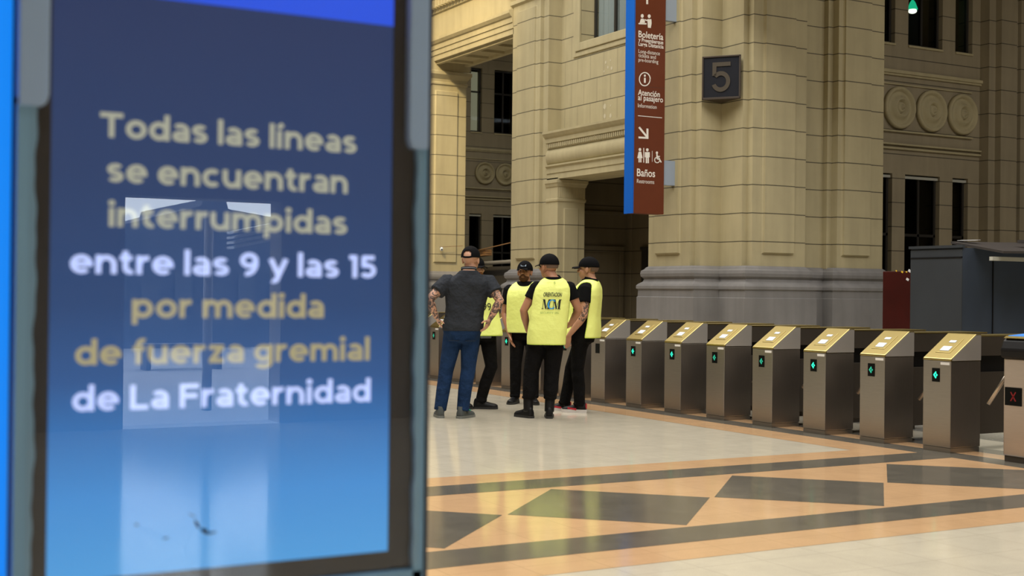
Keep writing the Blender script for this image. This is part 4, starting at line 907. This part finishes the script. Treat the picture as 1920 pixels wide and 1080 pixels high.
        if sole == 'solewhite':
            for q_ in (-1, 1): MB().obox(FP((q_*.046, .07, .045)), Rz @ V3((.004, 0, 0)), Rz @ V3((0, .05, .006)), (0, 0, .010)).build('flash', 'shoered', so_)
            MB().obox(FP((0, -.086, .075)), Rz @ V3((.022, 0, 0)), (0, .004, 0), (0, 0, .03)).build('heel_tab', 'shoered', so_)
    # ---- shirt
    h = MB(); h.rings(tr(topfit, hem, 1.525, (1.523-hem)/17))
    for i, q in enumerate((-1, 1)):
        S_, El = sh[i], V3(arms[i]['e']); q_ = S_.lerp(El, sleeve); f_ = (.072, .068) if top != 'tee' else (.080, .078)
        h.ell(sc(S_+V3((-q*.005, 0, .004))), (.069*s, .066*s, .066*s), 14, 10); h.tube([sc(S_.lerp(V3((0, S_.y, 1.43)), .25)), sc(S_), sc(q_)], [.070*s, f_[0]*s*wide**.5, f_[1]*s*wide**.5], 18)
    x_, y_ = cx(1.46); h.tube([sc((x_, y_-.012, 1.465)), sc((x_, y_-.014, collar-.017)), sc((x_, y_-.018, collar))], [.090*s, .078*s, .074*s], 20)
    shirt = fuse(h, 'shirt', top, t, .0075, 3)
    if top == 'tee':
        for dz, rr, m_ in ((.0, .0765, 'tee'), (.008, .0775, 'collar'), (.016, .076, 'tee')):
            R = []
            for k_ in range(24): a = 2*pi*k_/24; R.append(sc((x_ + rr*cos(a), y_-.013+rr*sin(a)*.98 , 1.536+dz-.010*sin(a))))
            MB().tube(R + [R[0]], .006*s, 6).build('collar', m_, shirt, smooth=True)
    # ---- vest
    if vest:
        VT = [(vest.get('hem', .83), .205, .150), (1.0, .203, .152), (1.2, .205, .150), (1.33, .203, .146), (1.405, .190, .132), (1.455, .163, .112), (1.487, .130, .098), (1.513, .094, .084)]
        n = 72; zs = []; z = VT[0][0]
        while z < 1.49: zs.append(z); z += .0225
        zs += [1.465, 1.473, 1.48, 1.487]; zs = sorted(set(round(q, 4) for q in zs)) + [1.50, 1.513]
        def vp(a, z):
            rx, ry = interp(VT, z); _, _, oy = interp(TORSO, z); x, y = cx(z); q = sup(rx*W(z), ry*deep, a, 2.9); fl_ = 1 + vest.get('flare', .0)*max(0, (1.1-z)/.3)
            dz_ = vest.get('drop', .045)*(max(0, sin(a))**2 + .5*max(0, -sin(a))**2)*max(0, min(1, (z-1.40)/.10)); return sc((x + q[0]*fl_, y + oy + q[1]*fl_ + dz_*.3*math.copysign(1, sin(a)), z - dz_))
        gap0, gap1 = vest.get('gap', (.16, .42)); 
        vm = MB(); nc = 34
        def gp(z):
            g_ = gap0 + (gap1-gap0)*max(0, min(1, (z-.9)/.35))
            return g_ if z <= 1.46 else gap1*math.sqrt(max(0, (1.487-z)/.027)) if z < 1.487 else 0
        for o_ in (0, pi):
            rows = [[vm.b.verts.new(vp(o_ + gp(z) + (pi-2*gp(z))*k/nc, z)) for k in range(nc+1)] for z in zs]
            for r0_, r1_ in zip(rows, rows[1:]):
                for k in range(nc): vm.b.faces.new((r0_[k], r0_[k+1], r1_[k+1], r1_[k]))
        bmesh.ops.remove_doubles(vm.b, verts=vm.b.verts, dist=.0004)
        bmesh.ops.recalc_face_normals(vm.b, faces=vm.b.faces)
        be = [e for e in vm.b.edges if len(e.link_faces) == 1]
        edge = [(e.verts[0].co.copy(), e.verts[1].co.copy()) for e in be]
        vo = vm.build('vest', 'vest', t, smooth=True); solid(vo, .007*s, 1.0)
        su = vo.modifiers.new('sub', 'SUBSURF'); su.levels = su.render_levels = 1
        bm_ = MB()
        for a, c in edge: bm_.tube([a, c], .0055*s, 5)
        bm_.build('binding', vest.get('bind', 'vesthem'), vo, smooth=True)
        def onv(back, off=0):
            """map a flat (u, v) point to the vest front or back: u to the viewer's right, v = height above the ground"""
            def f(u, z):
                lo, hi = (pi, 2*pi) if back else (0, pi)
                x_ = cx(z)[0]; best = None
                for k in range(121):
                    a = lo + (hi-lo)*k/120; p = vp(a, z)/s; d = abs(p.x - (x_ + (u if back else -u)))
                    if best is None or d < best[0]: best = (d, p)
                rx, ry = interp(VT, z); q = best[1]
                return V3((x_ + (u if back else -u), q.y + (-.0155-off if back else .0155+off), z))*s
            return f
        for (s_, u0, z, wd, ht, m_, bk, bo) in vest.get('txt', []):
            f = onv(bk); letters(MB(), s_, (0, 0, 0), (1, 0, 0), (0, 0, 1), wd, (0, 0, 0), bo, ht, 0, lambda u, v_: f(u0+u, z+v_)).build('lettering', m_, vo)
        for (pts, m_, bk) in vest.get('shapes', []):
            f = onv(bk, .004 if m_ == 'inkblue' else 0); mm = MB()
            for q in pts: mm.poly([f(*p) for p in q])
            mm.build('emblem', m_, vo)
    if extra: extra(t, sc, HP, HR, s, cx)
    return t

def serif_m(u, z, wd, ht):
    a, b_ = wd*.10, wd*.24
    return [[(u+wd*.08, z), (u+wd*.08+a*.5, z), (u+wd*.08+a*.5, z+ht), (u+wd*.08, z+ht)], [(u+wd*.70, z), (u+wd*.70+b_*.9, z), (u+wd*.70+b_*.9, z+ht), (u+wd*.70, z+ht)],
            [(u+wd*.06, z+ht), (u+wd*.28, z+ht), (u+wd*.58, z+ht*.04), (u+wd*.44, z)], [(u+wd*.45, z), (u+wd*.50, z), (u+wd*.76, z+ht), (u+wd*.70, z+ht)],
            [(u, z), (u+wd*.24, z), (u+wd*.24, z+ht*.06), (u, z+ht*.06)], [(u+wd*.62, z), (u+wd, z), (u+wd, z+ht*.06), (u+wd*.62, z+ht*.06)], [(u, z+ht*.94), (u+wd*.2, z+ht*.94), (u+wd*.2, z+ht), (u, z+ht)], [(u+wd*.70, z+ht*.94), (u+wd, z+ht*.94), (u+wd, z+ht), (u+wd*.70, z+ht)]]
def serif_c(u, z, r, rz_):
    out = []
    for i in range(20):
        a, b_ = pi*.22+pi*1.56*i/20, pi*.22+pi*1.56*(i+1)/20; f = lambda q: (.50 if abs(cos(q)) > .5 else .22+.28*min(1, abs(cos(q))*2))
        out.append([(u+r*cos(a), z+rz_*sin(a)), (u+r*cos(b_), z+rz_*sin(b_)), (u+r*(1-f(b_)*.75)*cos(b_), z+rz_*(1-.22)*sin(b_)), (u+r*(1-f(a)*.75)*cos(a), z+rz_*(1-.22)*sin(a))])
    return out
def facing(px_, y_, off=0):
    """ground point under a pixel and the heading straight away from the camera there, plus an offset"""
    g = FL(px_, y_); return g, math.atan2(-g.x, g.y) + off
D = lambda e, w_, d, n, **k: dict(e=e, w=w_, d=d, n=n, **k)
def cap_logo(t, sc, HP, HR, s, cx):
    mm = MB()
    for q in serif_m(-.032, 0, .024, .02) + serif_m(.010, 0, .024, .02): mm.poly([HP((-u, .1015-.2*abs(u)-.5*v_, .052+v_)) for u, v_ in q])
    for q in serif_c(0, .010, .011, .011): mm.poly([HP((-u, .1015-.2*abs(u)-.5*v_, .052+v_)) for u, v_ in q])
    mm.build('cap_logo', 'caplogo', [c for c in t.children if c.name.startswith('cap')][0])

# 1: broad man in a grey T-shirt, back to us, hands on hips
g, rz = facing(865, 783)
person('man seen from behind in charcoal T-shirt, jeans and black cap, tattooed arms, hands on hips', g, rz, 1.045, [(-.222, .0, .15), (.018, -.04, -.55)],
       [D((-.345, -.12, 1.22), (-.270, -.05, 1.04), (.40, .35, -.85), (.8, .3, .2), curl=.4, th=.8, s=1), D((.385, -.12, 1.215), (.285, -.12, 1.03), (-.38, .15, -.9), (-.8, .5, .2), curl=.4, th=1.0, s=-1)],
       skinm='skinA', tat='both', hipx=0, lean=(.06, 0), headx=.022, head=(-.35, 0), wide=1.17, deep=1.22, top='tee', topfit=.016, hem=.90, sleeve=.60, legs='jeans', legw=1.03, shoe='shoegrey', sole='solegrey', capback=True, hair='skinA', hairlow=-.02, beard=None, face=True)
# 2: vested man mostly hidden behind him
g, rz = facing(896, 766)
def pouch(t, sc, HP, HR, s, cx):
    MB().obox(sc((-.02, .185, .87)), (.065, 0, 0), (0, .022, 0), (0, 0, .042)).build('belt_pouch', 'pouch', t, bevel=.01)
person('vested man half hidden behind the man in the grey T-shirt', g, rz+pi+.35, 1.0, [(-.02, .05, 1.15), (.14, -.10, .1)],
       [D((-.19, -.20, 1.15), (-.04, -.24, 1.0), (1, .0, -.3), (0, 1, 0)), D((.27, -.05, 1.15), (.22, -.05, .92), (0, .2, -1), (-1, 0, 0))],
       skinm='skinA', hipx=-.02, lean=(.05, 0), headx=.015, head=(.2, 0), wide=1.08, deep=1.2, knees=(.06, 0), sole='rubber', vest=dict(hem=.86, flare=.22, txt=[('99', -.02, 1.15, .105, .125, 'ink', False, .0)]), beard='beardred', extra=pouch)
# 3: bearded man facing us
g, rz = facing(983, 757)
person('bearded man facing us in yellow vest and black cap with pale logo, arm hanging', g, rz+pi-.1, .985, [(-.12, .02, .25), (.12, .0, -.25)],
       [D((-.27, -.02, 1.12), (-.25, .10, .88), (.2, .3, -1), (1, 0, 0)), D((.262, .0, 1.12), (.180, .10, .86), (-.25, .1, -1), (-1, .2, 0), curl=.35)],
       skinm='skinB', wide=1.10, deep=1.15, lean=(.01, 0), head=(-.12, .12), sleeve=.62, sole='rubber', collar=1.512, vest=dict(hem=.885, bind='ink', flare=.04), beard='beard', hair='hair', extra=cap_logo)
# 4: vested man, back to us
g, rz = facing(1010, 783)
person('man seen from behind in yellow vest printed ORIENTACION with a two-colour monogram', g, rz-.05, 1.005, [(-.125, -.03, .75), (.115, -.02, .05)],
       [D((-.175, -.03, 1.16), (-.135, .10, .94), (.25, .4, -.8), (1, -.2, .3), curl=.6), D((.42, .02, 1.17), (.325, .24, 1.01), (-.6, .7, -.2), (-.6, -.6, -.4), curl=.4)],
       skinm='skinB', hipx=.075, lean=(.07, .0), headx=-.055, head=(.75, 0), wide=1.02, deep=1.12, legw=1.14, boot=True, sole='rubber', sleeve=.5, hair='stubble', hairlow=-.042, face=True,
       vest=dict(hem=.80, flare=.0, txt=[('ORIENTACION', -.085, 1.315, .195, .062, 'ink', True, .02), ('SECURITY SRL', -.095, 1.13, .205, .030, 'inkgrey', True, .0), ('5', .008, 1.455, .02, .03, 'inkgrey', True, .02)],
                 shapes=[(serif_m(-.085, 1.18, .090, .105), 'ink', True), (serif_m(.027, 1.18, .090, .105), 'ink', True), (serif_c(.019, 1.232, .046, .053), 'inkblue', True)]))
# 5: vested man standing sideways, looking left
g, rz = facing(1090, 773)
person('man standing sideways in open-sided yellow vest, black cap, tattooed arm and red-white trainers', g, rz+pi/2-.25, 1.0, [(-.04, .02, .05), (.10, .24, .15)],
       [D((-.255, -.085, 1.11), (-.240, .09, .885), (.15, .25, -1), (1, .1, .3), curl=.4), D((.26, .03, 1.13), (.24, .12, .88), (0, .3, -1), (-1, 0, 0))],
       skinm='skinC', tat='left', hipx=.0, lean=(.0, -.075), head=(-.05, .02), wide=1.04, deep=1.10, sleeve=.52, hem=.80, vest=dict(hem=.86, gap=(.34, .5), flare=.20), shoe='leather', sole='solewhite', hair='stubble')
for o in list(bpy.data.objects):
    if '_local' in o: del o['_local']
    if o.type == 'LIGHT': o.hide_render = False
